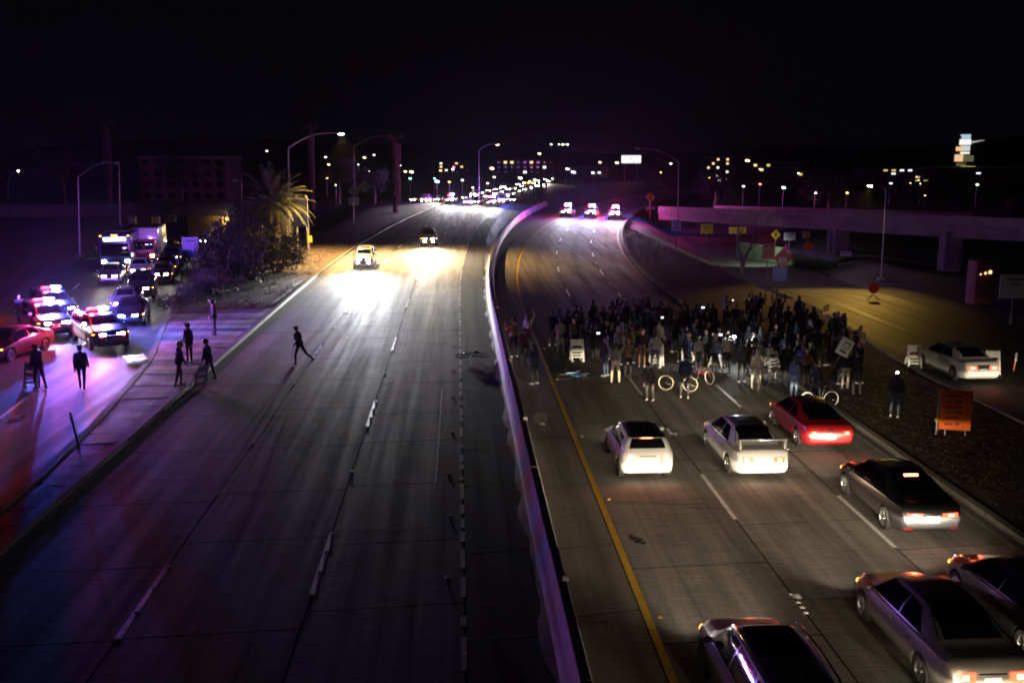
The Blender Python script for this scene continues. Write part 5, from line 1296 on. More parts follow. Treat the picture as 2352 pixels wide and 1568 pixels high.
# stepped lit tower on the hill
f = P(2211, 400, 640); t = thing('lit_tower', 'slender tower with stacked bright floors on the right skyline', 'tower', (f.x, f.y, -1)); k_ = 640 / 2287
def tz(py): return P(2211, py, 640).z + 1
for py0, py1, w, dx, m in ((309, 319, 15, 0, emis('tower_blue', (.55, .80, 1), .75)), (320, 333, 18, 0, emis('tower_white', (1, 1, .92), 1.0)), (335, 347, 16, 0, emis('tower_white2', (.85, .93, .95), .7)), (337, 347, 8, -12, emis('tower_amber', (1, .60, .32), .95)),
                           (349, 354, 15, 0, emis('tower_white', (1, 1, .92), 1.0)), (355, 371, 11, -12, emis('tower_amber', (1, .60, .32), .95)), (357, 371, 24, 6, emis('tower_dim', (.30, .32, .14), .35)), (376, 381, 12, -6, emis('tower_dim', (.3, .3, .2), .4)), (382, 388, 28, 10, emis('tower_yellow', (1, .80, .15), 1.0)), (389.5, 391, 24, 6, emis('tower_white', (1, 1, .92), 1.0))):
    mb = MB(); mb.box((dx * k_, 0, (tz(py0) + tz(py1)) / 2), (w * k_, 5 if dx > -20 else 3, tz(py0) - tz(py1))); mb.build('lit_floor', m, t)
mb = MB(); mb.box((0, 3, tz(312) / 2), (5, 4, tz(312))); mb.build('shaft', M_wallb, t)
mb = MB(); mb.tube([(9 * k_, 0, tz(328)), (44 * k_, 0, tz(322))], [.9, .15], 6); mb.build('crane_jib', emis('tower_dim2', (.7, .62, .55), .6), t)
# distant street lamps
COLS = {'w': (1.0, .66, .30), 'o': (1.0, .48, .12), 'b': (.72, .84, 1.0), 't': (.25, .95, .75), 'r': (1.0, .12, .14), 'g': (.80, 1.0, .62), 'n': (1.0, .90, .72)}
CN = {'w': 'amber', 'o': 'orange', 'b': 'bluish white', 't': 'teal', 'r': 'red', 'g': 'greenish white', 'n': 'cream'}
LST = [(613, 347, 'n', .8), (748, 361, 'n', .8), (755, 378, 'w', 1), (750, 409, 'w', 1), (837, 362, 'w', 1.1), (823, 378, 'g', .5), (859, 356, 'n', .8), (849, 393, 'n', .8), (919, 380, 'n', .8), (931, 394, 'w', 1.1), (945, 395, 'w', 1.6), (942, 410, 't', 1.1), (771, 425, 'n', .6),
       (1142, 332, 'w', 1.5), (1130, 387, 'w', 1.6), (1239, 353, 'w', 1.2), (1156, 374, 'g', 1), (1170, 374, 'n', 1.1), (1198, 372, 'w', .9), (1005, 378, 'n', .8), (1012, 392, 'o', 1), (1042, 384, 'r', 1), (1040, 389, 'b', 1), (1004, 417, 'b', 1.7), (1032, 418, 'o', 1), (1062, 414, 'g', 1), (1120, 421, 'n', .9), (1135, 407, 'n', .9), (1195, 409, 'b', 1.6),
       (1206, 420, 'o', .9), (1214, 420, 'o', .9), (1222, 420, 'o', .8), (1229, 414, 'n', 1.4), (1302, 388, 'n', .9), (1316, 395, 'b', 1.3), (1362, 397, 'b', 1.1), (1378, 373, 'w', 1), (1266, 332, 'g', .7), (1284, 332, 'g', .6), (1293, 332, 'g', .9), (1303, 332, 'g', .9), (998, 410, 't', .8), (1417, 374, 'w', 1.4),
       (1649, 370, 'w', .9), (1676, 378, 'n', 1), (1717, 369, 'w', 1.7), (1541, 376, 'b', .9), (1518, 396, 'o', .7), (1628, 408, 'o', .8), (1652, 414, 'b', 1.1), (1668, 412, 'w', 1), (1708, 428, 'b', 1), (1746, 389, 'w', .8), (1746, 423, 'r', 1.1), (1800, 431, 'b', 1.6), (1834, 398, 'n', .7), (1873, 443, 'g', 1.1), (1946, 443, 'o', 1), (2046, 421, 'b', 1.2), (2092, 421, 'w', .8), (2115, 422, 'n', .8), (2125, 449, 'w', .9), (2245, 424, 'g', 1.1), (1086, 431, 'n', .8), (1250, 428, 'n', .7)]
LM = {k: emis('distant_lamp_' + k, c, 9) for k, c in COLS.items()}
for px, py, c, s_ in LST:
    if py > 366: D = min(520, 6.3 * 2287 / (py - 345))
    else: D = 520
    if D < 195 and 1000 < px < 1500: D = 215
    p = P(px, py, D); sz = D / 2287
    t = thing('distant_lamp', 'distant %s lamp glowing in the dark city beyond the freeway' % CN[c], 'street lamp', (p.x, p.y, -.2), -YAW, 'distant %s city lamps' % CN[c])
    mb = MB(); mb.tube([(0, .2, -.2), (0, .2, p.z + .2)], .06, 5); mb.build('pole', M_pole, t)
    mb = MB(); mb.ball((0, 0, p.z + .2), (sz * 3.0 * s_, .2, sz * 1.4 * s_), 8, 6, rot=Matrix.Rotation(R(8), 3, 'Y')); mb.build('lamp_head', LM[c], t)
# hills
mb = MB(); n = 60; vs = []
for i in range(n + 1):
    x = -2600 + 5200 * i / n; h = 18 + 16 * math.sin(i * .31) + 9 * math.sin(i * .83 + 1); vs += [(x, 1500, -1), (x, 1900, h * .7), (x, 2400, h)]
mb.add(vs, [(3 * i + k, 3 * i + k + 3, 3 * i + k + 4, 3 * i + k + 1) for i in range(n) for k in range(2)])
struct(mb.build('hills', M_ground, smooth=True))
# ================================================================== PEOPLE
def V(*a): return Vector(a)
POSES = {   # arms: (upper arm dir, forearm dir) left,right in body frame (x right, y forward, z up); legs: (thigh dir, shin dir)
    'relaxed':  dict(arms=((-.18, .02, -1), (-.05, .25, -1), (.18, .02, -1), (.05, .25, -1)), legs=((-.06, .02, -1), (0, -.03, -1), (.06, .02, -1), (0, -.03, -1))),
    'pockets':  dict(arms=((-.38, -.25, -1), (.35, .5, -.8), (.38, -.25, -1), (-.35, .5, -.8)), legs=((-.1, .08, -1), (0, -.06, -1), (.08, -.02, -1), (0, -.02, -1))),
    'hands_up': dict(arms=((-.62, .05, .8), (.02, .08, 1), (.62, .05, .8), (-.02, .08, 1)), legs=((-.13, 0, -1), (-.03, -.02, -1), (.13, 0, -1), (.03, -.02, -1))),
    'one_up':   dict(arms=((-.2, .05, -1), (-.05, .3, -1), (.35, .25, .9), (-.1, .1, 1)), legs=((-.1, .05, -1), (0, -.05, -1), (.1, -.03, -1), (0, -.05, -1))),
    'filming':  dict(arms=((-.35, .55, -.6), (.35, .65, .9), (.35, .55, -.6), (-.35, .65, .9)), legs=((-.1, .06, -1), (0, -.06, -1), (.1, -.05, -1), (0, -.05, -1))),
    'walking':  dict(arms=((-.14, -.35, -1), (-.02, .1, -1), (.14, .35, -1), (.02, .6, -.8)), legs=((-.04, .36, -1), (0, -.02, -1), (.04, -.25, -1), (0, -.5, -1))),
    'folded':   dict(arms=((-.28, .25, -1), (.9, .45, .1), (.28, .25, -1), (-.9, .45, .15)), legs=((-.12, .02, -1), (-.02, -.02, -1), (.12, .02, -1), (.02, -.02, -1))),
    'bent':     dict(lean=.55, arms=((-.2, .35, -1), (.1, .55, -.7), (.2, .45, -1), (-.1, .5, -.8)), legs=((-.1, .25, -1), (0, -.35, -1), (.1, .15, -1), (0, -.3, -1))),
    'wide':     dict(lean=.06, arms=((-.4, .15, -1), (.25, .55, -.7), (.4, .15, -1), (-.25, .55, -.7)), legs=((-.30, .03, -1), (-.12, -.02, -1), (.30, .03, -1), (.12, -.02, -1))),
    'running':  dict(lean=.22, arms=((-.15, -.55, -.8), (-.05, .75, -.55), (.15, .45, -.9), (.05, .45, -.9)), legs=((-.05, .40, -1), (0, .02, -1), (.05, -.55, -.85), (0, -.85, -.5))),
    'gripping': dict(lean=.25, arms=((-.2, .5, -.9), (.05, .8, -.5), (.2, .5, -.9), (-.05, .8, -.5)), legs=((-.12, .12, -1), (0, -.12, -1), (.12, -.05, -1), (0, -.10, -1))),
    'carrying': dict(lean=.12, arms=((-.15, .25, -1), (.1, .5, -.85), (.15, .35, -1), (-.1, .55, -.8)), legs=((-.05, .25, -1), (0, -.05, -1), (.06, -.2, -1), (0, -.3, -1))),
}
def capsule(mb, a, b, ra, rb, nu=10):
    a, b = Vector(a), Vector(b)
    mb.ball(a, ra, nu, 7); mb.ball(b, rb, nu, 7)
    if (b - a).length > 1e-4: mb.tube([a, b], [ra, rb], nu)
PM = {}
def person_mesh(pose, build='slim', hair='short'):
    key = (pose, build, hair)
    if key in PM: return PM[key]
    q = POSES[pose]; bk = {'slim': 1.0, 'jacket': 1.16, 'coat': 1.14}[build]; lean = q.get('lean', 0.0)
    caps = []
    def cap(a, b, ra, rb, tg): caps.append((Vector(a), Vector(b), ra, rb, tg))
    # legs first, pelvis height from the standing foot
    L = [Vector(d).normalized() for d in q['legs']]
    hipz = .92
    hips = [V(-.095, 0, hipz), V(.095, 0, hipz)]; ank = []
    legs = []
    for i in range(2):
        k = hips[i] + L[2 * i] * .44; a = k + L[2 * i + 1] * .42; legs.append((hips[i], k, a))
    dz = .085 - min(l[2].z for l in legs)
    up = V(0, 0, dz)
    rot = Matrix.Rotation(-lean, 3, 'X')
    pel = V(0, 0, hipz) + up
    def T(x, y, z): return pel + rot @ V(x, y, z - hipz)
    for i, (h, k, a) in enumerate(legs):
        h, k, a = h + up, k + up, a + up
        cap(h, k, .088 * (1 + .3 * (bk - 1)), .062, 2); cap(k, a, .062, .046, 2)
        sh = L[2 * i + 1]; fd = V(0, 1, 0) if sh.z < -.8 else V(0, .75, -.65)
        heel = a + V(0, -.045, -.04) ; toe = a + fd * .15 + V(0, 0, -.05)
        cap(heel, toe, .042, .036, 3)
    cap(T(-.075, 0, .95), T(.075, 0, .95), .125 * bk, .125 * bk, 2)
    cap(T(-.055, 0, 1.10), T(.055, 0, 1.10), .118 * bk, .118 * bk, 1)
    cap(T(-.095, .01, 1.28), T(.095, .01, 1.28), .122 * bk, .122 * bk, 1)
    cap(T(-.155, 0, 1.405), T(.155, 0, 1.405), .072 * bk, .072 * bk, 1)
    if build != 'slim':
        cap(T(-.075, 0, 1.00), T(.075, 0, 1.00), .132 * bk, .132 * bk, 1); cap(T(0, -.05, 1.46), T(0, -.03, 1.50), .085, .075, 1)
    if build == 'coat':
        for sx in (-1, 1): cap(T(sx * .09, 0, .95), T(sx * .13, .0, .58), .13, .12, 1)
    cap(T(0, 0, 1.43), T(0, .015, 1.54), .056, .052, 0)
    cap(T(0, .012, 1.60), T(0, .020, 1.665), .078, .092, 0); cap(T(0, .05, 1.585), T(0, .055, 1.60), .05, .05, 0)
    cap(T(0, .112, 1.625), T(0, .118, 1.612), .014, .017, 0)
    for sx in (-1, 1): cap(T(sx * .088, .01, 1.635), T(sx * .09, .01, 1.615), .02, .016, 0)
    if hair == 'hood': cap(T(0, -.012, 1.62), T(0, .0, 1.69), .108, .108, 1); cap(T(0, -.06, 1.5), T(0, -.03, 1.6), .085, .1, 1)
    elif hair == 'cap': cap(T(0, -.005, 1.685), T(0, .005, 1.70), .101, .099, 4); cap(T(0, .1, 1.70), T(0, .15, 1.69), .05, .04, 4)
    else:
        cap(T(0, -.012, 1.67), T(0, .004, 1.695), .099, .096, 4)
        if hair == 'long': cap(T(0, -.06, 1.66), T(0, -.075, 1.42), .085, .07, 4); cap(T(-.06, -.03, 1.62), T(-.08, -.02, 1.46), .04, .035, 4); cap(T(.06, -.03, 1.62), T(.08, -.02, 1.46), .04, .035, 4)
        if hair == 'bun': cap(T(0, -.09, 1.74), T(0, -.09, 1.75), .05, .05, 4)
    hands = []
    A = [(rot @ Vector(d)).normalized() if Vector(d).z < .3 else Vector(d).normalized() for d in q['arms']]
    for i, sx in enumerate((-1, 1)):
        s = T(sx * .185, 0, 1.40); e = s + A[2 * i] * .285; w = e + A[2 * i + 1] * .25
        cap(s, e, .058 * bk, .047 * bk, 1); cap(e, w, .046 * bk, .036 * bk, 1); hd = A[2 * i + 1]
        cap(w, w + hd * .05, .030, .030, 0); hands.append((w + hd * .05, hd, sx))
    mb = MB()
    for a, b, ra, rb, tg in caps: capsule(mb, a, b, ra, rb)
    o = mb.build('tmp_person', M_black); m = o.modifiers.new('r', 'REMESH'); m.mode = 'VOXEL'; m.voxel_size = .021; m.use_smooth_shade = True
    s = o.modifiers.new('s', 'SMOOTH'); s.factor = .5; s.iterations = 3
    me = bpy.data.meshes.new_from_object(o.evaluated_get(bpy.context.evaluated_depsgraph_get())); bpy.data.objects.remove(o)
    nf = len(me.polygons); cen = np.empty(nf * 3); me.polygons.foreach_get('center', cen); cen = cen.reshape(-1, 3)
    best = np.full(nf, 1e9); tagv = np.zeros(nf, int)
    for a, b, ra, rb, tg in caps:
        a_, b_ = np.array(a), np.array(b); d = b_ - a_; l2 = max(1e-9, d @ d); t = np.clip(((cen - a_) @ d) / l2, 0, 1)
        dist = np.linalg.norm(cen - (a_ + t[:, None] * d), axis=1) - (ra + (rb - ra) * t)
        u = dist < best; best[u] = dist[u]; tagv[u] = tg
    # fingers, palms and eyes joined on
    v0 = np.empty(len(me.vertices) * 3); me.vertices.foreach_get('co', v0); vs = [tuple(x) for x in v0.reshape(-1, 3)]; fs = [tuple(p.vertices) for p in me.polygons]; tg = list(tagv)
    ex = MB()
    for c, d, sx in hands:
        side = d.cross(V(0, 0, 1)); side = side.normalized() if side.length > .2 else V(1, 0, 0)
        nrm = side.cross(d).normalized()
        ex.box(c + d * .03, (.072, .026, .085), Matrix((side, nrm, d)).transposed())
        for k, ln in enumerate((.062, .075, .07, .055)):
            b0 = c + d * .068 + side * (-.027 + k * .018); m1 = b0 + d * ln * .55 + nrm * .006; ex.tube([b0, m1, m1 + d * ln * .4 + nrm * .02], [.0095, .009, .007], 5)
        b0 = c + d * .015 - side * .036 * sx; ex.tube([b0, b0 - side * .025 * sx + d * .03, b0 - side * .03 * sx + d * .06], [.012, .011, .008], 5)
    o0 = len(vs); vs += ex.v; fs += [tuple(i + o0 for i in f) for f in ex.f]; tg += [0] * len(ex.f)
    ey = MB()
    for sx in (-1, 1): ey.ball(T(sx * .033, .104, 1.648), .0125, 6, 4)
    ey.box(T(0, .100, 1.580), (.045, .012, .010), rot)
    o0 = len(vs); vs += ey.v; fs += [tuple(i + o0 for i in f) for f in ey.f]; tg += [4] * len(ey.f)
    me2 = bpy.data.meshes.new('person_body'); me2.from_pydata(vs, [], fs)
    for _ in range(5): me2.materials.append(M_black)
    me2.polygons.foreach_set('material_index', [int(x) for x in tg]); me2.polygons.foreach_set('use_smooth', [True] * len(fs))
    PM[key] = (me2, hands, T(0, 0, 1.66), T); return PM[key]

def cloth(name, col): return mat('cloth_' + name, col, .85, var=.18, vs=9, bump=.25, bs=30)
TOPS = {'black': cloth('black', (.012, .012, .013)), 'charcoal': cloth('charcoal', (.035, .034, .036)), 'navy': cloth('navy', (.012, .016, .040)), 'maroon': cloth('maroon', (.09, .014, .02)),
        'grey': cloth('grey', (.20, .195, .19)), 'olive': cloth('olive', (.06, .06, .03)), 'tan': cloth('tan', (.42, .25, .13)), 'brown': cloth('brown', (.17, .09, .045)), 'beige': cloth('beige', (.36, .31, .24)),
        'white': cloth('white', (.62, .60, .58)), 'denim': cloth('denim', (.10, .14, .22)), 'lilac': cloth('lilac', (.36, .31, .40)), 'lime': cloth('lime', (.22, .50, .05)), 'orange': cloth('orange', (.42, .20, .05)), 'teal': cloth('teal', (.03, .12, .13))}
PANTS = {'black': TOPS['black'], 'charcoal': TOPS['charcoal'], 'blue jeans': cloth('jeans', (.075, .11, .17)), 'dark jeans': cloth('dkjeans', (.025, .034, .055)), 'khaki': cloth('khaki', (.56, .48, .34)), 'grey': TOPS['grey'], 'brown': TOPS['brown'], 'tan': TOPS['beige']}
SKIN = [mat('skin_%d' % i, c, .55) for i, c in enumerate(((.46, .27, .18), (.36, .20, .13), (.17, .09, .055), (.09, .048, .03)))]
HAIR = {'black': mat('hair_black', (.008, .007, .006), .5), 'brown': mat('hair_brown', (.05, .028, .015), .5), 'ginger': mat('hair_ginger', (.30, .10, .03), .5), 'fair': mat('hair_fair', (.30, .21, .10), .5), 'lime': TOPS['lime']}
SHOE = {'black': mat('shoe_black', (.01, .01, .01), .5), 'white': mat('shoe_white', (.66, .64, .62), .5)}
def person(label, pos, face, pose, top, pants, build='slim', hair='short', hairc='black', skin=1, shoe='black', scale=1.0, group=None, name='person'):
    """face: heading angle about Z of the +Y front"""
    me, hands, hd, T = person_mesh(pose, build, hair)
    o = link(name, me, None, pos, face); o.scale = (scale,) * 3; tag(o, label, 'person', group)
    for i, m in enumerate((SKIN[skin], TOPS[top], PANTS[pants], SHOE[shoe], HAIR[hairc])):
        o.material_slots[i].link = 'OBJECT'; o.material_slots[i].material = m
    return o
def hand_pos(o, pose, build, hair, i):
    h = PM[(pose, build, hair)][1][i]; m = Matrix.Rotation(o.rotation_euler.z, 3, 'Z'); return Vector(o.location) + m @ ((h[0] + h[1] * .07) * o.scale.x)
M_screen = emis('phone_screen', (.80, .90, 1.0), 5); M_torch = emis('phone_torch', (.85, .93, 1.0), 250)
def phone(label, p, rotz=0, m=None, s=1.0):
    t = thing('phone', label, 'phone', p, rotz, None); mb = MB(); mb.box((0, 0, 0), (.15 * s, .012, .085 * s)); mb.build('case', M_black, t); mb = MB(); mb.box((0, -.0075, 0), (.14 * s, .003, .078 * s)); mb.build('screen', m or M_screen, t); return t
AWAY, TO = 0.0, PI
# -- the people one can tell apart along the near edge of the crowd
p = person('person in a tan jacket holding up a phone against the median barrier', G(1180, 820), R(35), 'filming', 'tan', 'black', 'jacket', 'short', 'black', 1, 'white', 1.1); phone('lit phone held beside the tan jacket against the barrier', hand_pos(p, 'filming', 'jacket', 'short', 0), R(160))
person('person in a lilac grey top standing behind the tan jacketed person', G(1213, 800), R(-20), 'one_up', 'lilac', 'black', 'slim', 'long', 'black', 1)
p = person('person in a navy hooded jacket raising a phone on the inner shoulder', G(1228, 882), R(40), 'filming', 'navy', 'black', 'jacket', 'hood', 'black', 1, 'white', .98); phone('small lit phone held by the navy hooded person', hand_pos(p, 'filming', 'jacket', 'hood', 0), R(-140))
person('person in a maroon top between the inner shoulder and the crowd', G(1205, 838), R(10), 'one_up', 'maroon', 'black', 'slim', 'short', 'black', 2)
person('person in a long grey coat beside the yellow edge line', G(1287, 812), R(15), 'folded', 'grey', 'black', 'coat', 'short', 'black', 2)
person('person in black gripping the top of the lone barricade', G(1325, 800), R(180), 'one_up', 'black', 'black', 'jacket', 'short', 'black', 2)
person('person in a grey sweater and pale khaki trousers with both arms raised', G(1413, 882), R(-4), 'hands_up', 'grey', 'khaki', 'slim', 'short', 'black', 1, 'black', 1.03)
person('person in a brown jacket standing beside the raised arms in khaki', G(1442, 868), R(-30), 'pockets', 'brown', 'black', 'jacket', 'short', 'ginger', 1)
person('person in blue jeans and white shoes left of the raised arms in khaki', G(1391, 864), R(60), 'one_up', 'charcoal', 'blue jeans', 'slim', 'short', 'black', 1, 'white')
person('long ginger haired person in a black top and brown trousers', G(1474, 842), R(170), 'relaxed', 'black', 'maroon' if False else 'brown', 'slim', 'long', 'ginger', 0, 'white', 1.02)
person('person in lime green near the ginger haired person', G(1467, 830), R(20), 'folded', 'lime', 'black', 'slim', 'short', 'black', 1)
person('person in dark clothes crouching forward in front of a barricade', G(1493, 920), R(150), 'bent', 'charcoal', 'charcoal', 'slim', 'bun', 'black', 0, 'white')
person('person in a navy jacket and white shoes wheeling a bicycle', G(1572, 914), R(-15), 'gripping', 'navy', 'charcoal', 'jacket', 'short', 'black', 1, 'white')
person('person in a grey shirt beside the bicycle with the red stripe', G(1602, 858), R(-150), 'relaxed', 'grey', 'dark jeans', 'slim', 'short', 'black', 1)
person('person in a beige jacket with folded arms behind a barricade', G(1668, 855), R(-10), 'folded', 'beige', 'black', 'jacket', 'short', 'brown', 0)
person('tall person in charcoal standing beside the beige hooded cyclist', G(1703, 878), R(10), 'relaxed', 'charcoal', 'black', 'jacket', 'short', 'black', 2, 'white', 1.06)
person('cyclist in a beige hooded top standing over a bicycle', G(1735, 892), R(175), 'gripping', 'beige', 'tan', 'jacket', 'hood', 'black', 1, 'white')
person('person in a denim jacket and blue jeans beside the white wheeled bicycle', G(1822, 916), R(-60), 'relaxed', 'denim', 'blue jeans', 'jacket', 'short', 'black', 2, 'white')
person('person in black astride the white wheeled bicycle', G(1880, 928), R(95), 'gripping', 'black', 'black', 'jacket', 'cap', 'black', 2)
pl_ = person('person in black holding a placard at the edge of the crowd', G(1966, 908), R(15), 'filming', 'black', 'charcoal', 'jacket', 'cap', 'black', 2, 'white', 1.05)
person('person in tan trousers partly hidden behind the placard holder', G(1940, 895), R(0), 'relaxed', 'black', 'tan', 'jacket', 'short', 'black', 1, 'white')
person('person in a black jacket with a lime green cap', G(1858, 880), R(170), 'pockets', 'black', 'black', 'jacket', 'cap', 'lime', 2)
person('person in an orange top standing among dark clothes in the crowd', G(1850, 893), R(200), 'folded', 'orange', 'black', 'slim', 'short', 'black', 1)
hp = person('person with a head torch standing alone on the dirt verge', G(2054, 958, .085), R(-35), 'pockets', 'black', 'dark jeans', 'jacket', 'hood', 'black', 1, 'white')
lt = thing('head_torch', 'bright head torch on the person alone on the verge', 'torch', Vector(hp.location) + V(-.02, -.06, 1.74)); mb = MB(); mb.ball((0, 0, 0), (.055, .04, .04), 8, 6); mb.build('lamp', M_torch, lt); mb = MB(); mb.lathe([(.115, -.02), (.115, .02)], 16, center=(.02, .06, -.02)); mb.build('strap', M_black, lt)
p = person('person in a teal top waving both hands deep in the crowd', G(1470, 800), R(-10), 'hands_up', 'teal', 'black', 'slim', 'short', 'black', 1)
p = person('person in black holding a brilliant phone torch toward the camera', G(1668, 845), R(180), 'filming', 'black', 'black', 'jacket', 'short', 'black', 2); hpz = hand_pos(p, 'filming', 'jacket', 'short', 0)
ph = phone('phone with its torch blazing white in the middle of the crowd', hpz + V(0, -.06, .05), 0, None, .9); mb = MB(); mb.ball((0, -.02, .0), (.075, .03, .05), 10, 6); mb.build('torch', M_torch, ph); point('torch_light', ph, (0, -.15, 0), 120, (.85, .93, 1.0), .05)
# placard
pc = thing('placard', 'white placard with a sketched head portrait held aslant', 'placard', P(1941, 797, pl_.location.dot(_FH) - .35)); pc.rotation_euler = (R(-8), R(28), R(-4))
plate(pc, .55, .72, M_sw, 0, name='board'); post(pc, -1.0, -.3, 0, .03, .015)
M_sk = mat('placard_sketch', (.16, .11, .09), .8)
mb = MB(); mb.lathe([(.115, -.018), (.15, -.018)], 18, axis='Y', center=(0.03, 0, .06)); mb.box((.03, -.018, .19), (.24, .002, .07)); mb.box((-.01, -.018, .07), (.03, .002, .012)); mb.box((.08, -.018, .07), (.03, .002, .012)); mb.box((.04, -.018, -.01), (.07, .002, .012)); mb.box((.0, -.018, -.20), (.34, .002, .10), taper=.7); mb.build('sketch', M_sk, pc)

# -- the mass of the crowd
poly = [(1262, 790), (1320, 772), (1420, 757), (1520, 748), (1640, 742), (1760, 740), (1880, 764), (1925, 795), (1985, 845), (1975, 900), (1900, 900), (1830, 893), (1740, 872), (1640, 862), (1540, 862), (1460, 850), (1380, 832), (1275, 822)]
def inside(x, y):
    c = False; n = len(poly)
    for i in range(n):
        (x1, y1), (x2, y2) = poly[i], poly[(i + 1) % n]
        if (y1 > y) != (y2 > y) and x < (x2 - x1) * (y - y1) / (y2 - y1) + x1: c = not c
    return c
taken = [Vector(o.location).to_2d() for o in COL.objects if o.name.startswith('person') and o.parent is None]
combo = [('black', 'black'), ('black', 'dark jeans'), ('charcoal', 'black'), ('navy', 'dark jeans'), ('maroon', 'black'), ('grey', 'dark jeans'), ('olive', 'black'), ('brown', 'dark jeans'), ('black', 'charcoal'), ('denim', 'black'), ('beige', 'black'), ('charcoal', 'blue jeans')]
wts = [16, 14, 12, 8, 4, 5, 4, 4, 10, 3, 3, 4]
PHR = {'relaxed': 'standing', 'pockets': 'with hands in pockets', 'hands_up': 'with both arms raised', 'one_up': 'with one arm raised', 'filming': 'filming', 'walking': 'walking', 'folded': 'with folded arms'}
GARM = {'slim': 'top', 'jacket': 'jacket', 'coat': 'long coat'}
VAR = {'relaxed': [('jacket', 'short'), ('jacket', 'hood'), ('slim', 'long'), ('slim', 'short')], 'pockets': [('jacket', 'short'), ('jacket', 'cap')], 'hands_up': [('slim', 'short'), ('jacket', 'hood'), ('jacket', 'short')], 'one_up': [('slim', 'short'), ('jacket', 'short'), ('slim', 'long')], 'filming': [('jacket', 'short'), ('jacket', 'hood')], 'walking': [('jacket', 'short')], 'folded': [('slim', 'short'), ('jacket', 'short')]}
rnd = random.Random(21); cnt = 0; tries = 0; NCROWD = 150; people_pos = []
while cnt < NCROWD and tries < 20000:
    tries += 1; px, py = rnd.uniform(1255, 1995), rnd.uniform(735, 905)
    if not inside(px, py) or rnd.random() > (345.0 + 80) / (py - 345 + 120): continue
    g = G(px, py); q = g.to_2d()
    if any((q - w).length < .50 for w in taken): continue
    taken.append(q); top, pants = rnd.choices(combo, wts)[0]; pose = rnd.choices(['relaxed', 'pockets', 'hands_up', 'one_up', 'filming', 'walking', 'folded'], [24, 16, 8, 9, 11, 8, 12])[0]
    build, hair = rnd.choice(VAR[pose])
    z = .0 if g.x < 14.4 + offR(g.y) else .085
    face = rnd.gauss(0, .5) if rnd.random() < .62 else rnd.uniform(2.2, 4.0)
    hc = rnd.choice(['black', 'black', 'brown', 'fair']); lab = '%s person in %s %s and %s %s among the crowd' % ({'short': 'bareheaded', 'hood': 'hooded', 'long': 'long haired', 'cap': 'capped', 'bun': 'bun haired'}[hair], top, GARM[build], pants if 'jeans' in pants else pants + ' trousers', PHR[pose])
    o = person(lab, V(g.x, g.y, z), face, pose, top, pants, build, hair, hc, rnd.choice([0, 1, 1, 2, 2, 3]), rnd.choice(['black', 'black', 'white']), rnd.uniform(.93, 1.07), 'people massed on the freeway')
    if pose == 'filming' and rnd.random() < .6: phone('lit phone screen held up by a %s person in %s' % ('hooded' if hair == 'hood' else 'bareheaded', top), hand_pos(o, pose, build, hair, 0), face + PI)['group'] = 'lit phones held up in the crowd'
    cnt += 1

# ================================================================== OFFICERS
M_helm = mat('riot_helmet', (.012, .013, .02), .18, coat=.6); M_visor = mat('visor', (.55, .60, .70), .08, spec=.8, alpha=.55); M_belt = mat('duty_belt', (.008, .008, .008), .4)
def officer(label, pos, face, pose, scale=1.04, hat='helmet', group='officers in dark uniform'):
    o = person(label, pos, face, pose, 'navy', 'black', 'jacket', 'short', 'black', 1, 'black', scale, group); T = PM[(pose, 'jacket', 'short')][3]
    lean = POSES[pose].get('lean', 0); h = T(0, .005, 1.69)
    mb = MB(); mb.ball(h, (.125, .145, .118), 14, 9) if hat == 'helmet' else (mb.lathe([(.001, .075), (.10, .068), (.115, .045), (.102, .02), (.103, -.01)], 16, center=h), mb.box(h + V(0, .12, -.005), (.13, .06, .012)))
    mb.build('helmet' if hat == 'helmet' else 'peaked_cap', M_helm, o, smooth=True)
    if hat == 'helmet':
        mb = MB(); vs = []
        for j in range(4):
            for i in range(9):
                a = R(-70 + 140 * i / 8); vs.append(h + V(math.sin(a) * .135, math.cos(a) * .155 + .02 + .02 * j, .06 + .03 * j))
        mb.add(vs, [(j * 9 + i, j * 9 + i + 1, (j + 1) * 9 + i + 1, (j + 1) * 9 + i) for j in range(3) for i in range(8)]); mb.build('visor', M_visor, o)
    mb = MB(); mb.lathe([(.165, -.03), (.178, 0), (.165, .03)], 16, center=T(0, 0, 1.0)); mb.box(T(.19, .02, .95), (.05, .09, .16)); mb.build('duty_belt', M_belt, o)
    return o
def baton(label, o, pose, i, d):
    p = hand_pos(o, pose, 'jacket', 'short', i); t = thing('baton', label, 'baton', p); mb = MB(); mb.tube([V(*d) * -.12, V(*d) * .62], .018, 8); mb.build('shaft', mat('pale_baton', (.35, .33, .33), .4), t); mb = MB(); mb.tube([V(*d) * -.14, V(*d) * .02], .022, 8); mb.build('grip', M_black, t)
r_ = officer('officer in a peaked cap running across the freeway lanes', G(690, 838), R(62), 'running', 1.06, 'cap', None); baton('pale baton in the hand of the running officer', r_, 'running', 0, (-.2, .1, -.95))
officer('helmeted officer standing with legs apart on the red lit verge', G(494, 768, .12), R(110), 'wide', 1.05, group=None)
officer('helmeted officer at the back of the pair on the paved island', G(436, 832, .12), R(150), 'relaxed', 1.05, group=None)
officer('helmeted officer with a visor grasping the slanted barricade', G(413, 886, .12), R(-60), 'carrying', 1.08, group=None)
officer('officer beside the kerb reaching toward the slanted barricade', G(482, 872, .0), R(70), 'carrying', 1.02, group=None)
officer('officer walking on the ramp in front of the police cars', G(190, 893), R(10), 'walking', 1.08, 'cap', None)
officer('officer by the maroon sedan dragging a barricade', G(92, 893), R(60), 'carrying', 1.08, 'cap', None)
officer('officer standing behind the police cars in shadow', G(48, 745), R(200), 'relaxed', 1.0, 'cap', None)

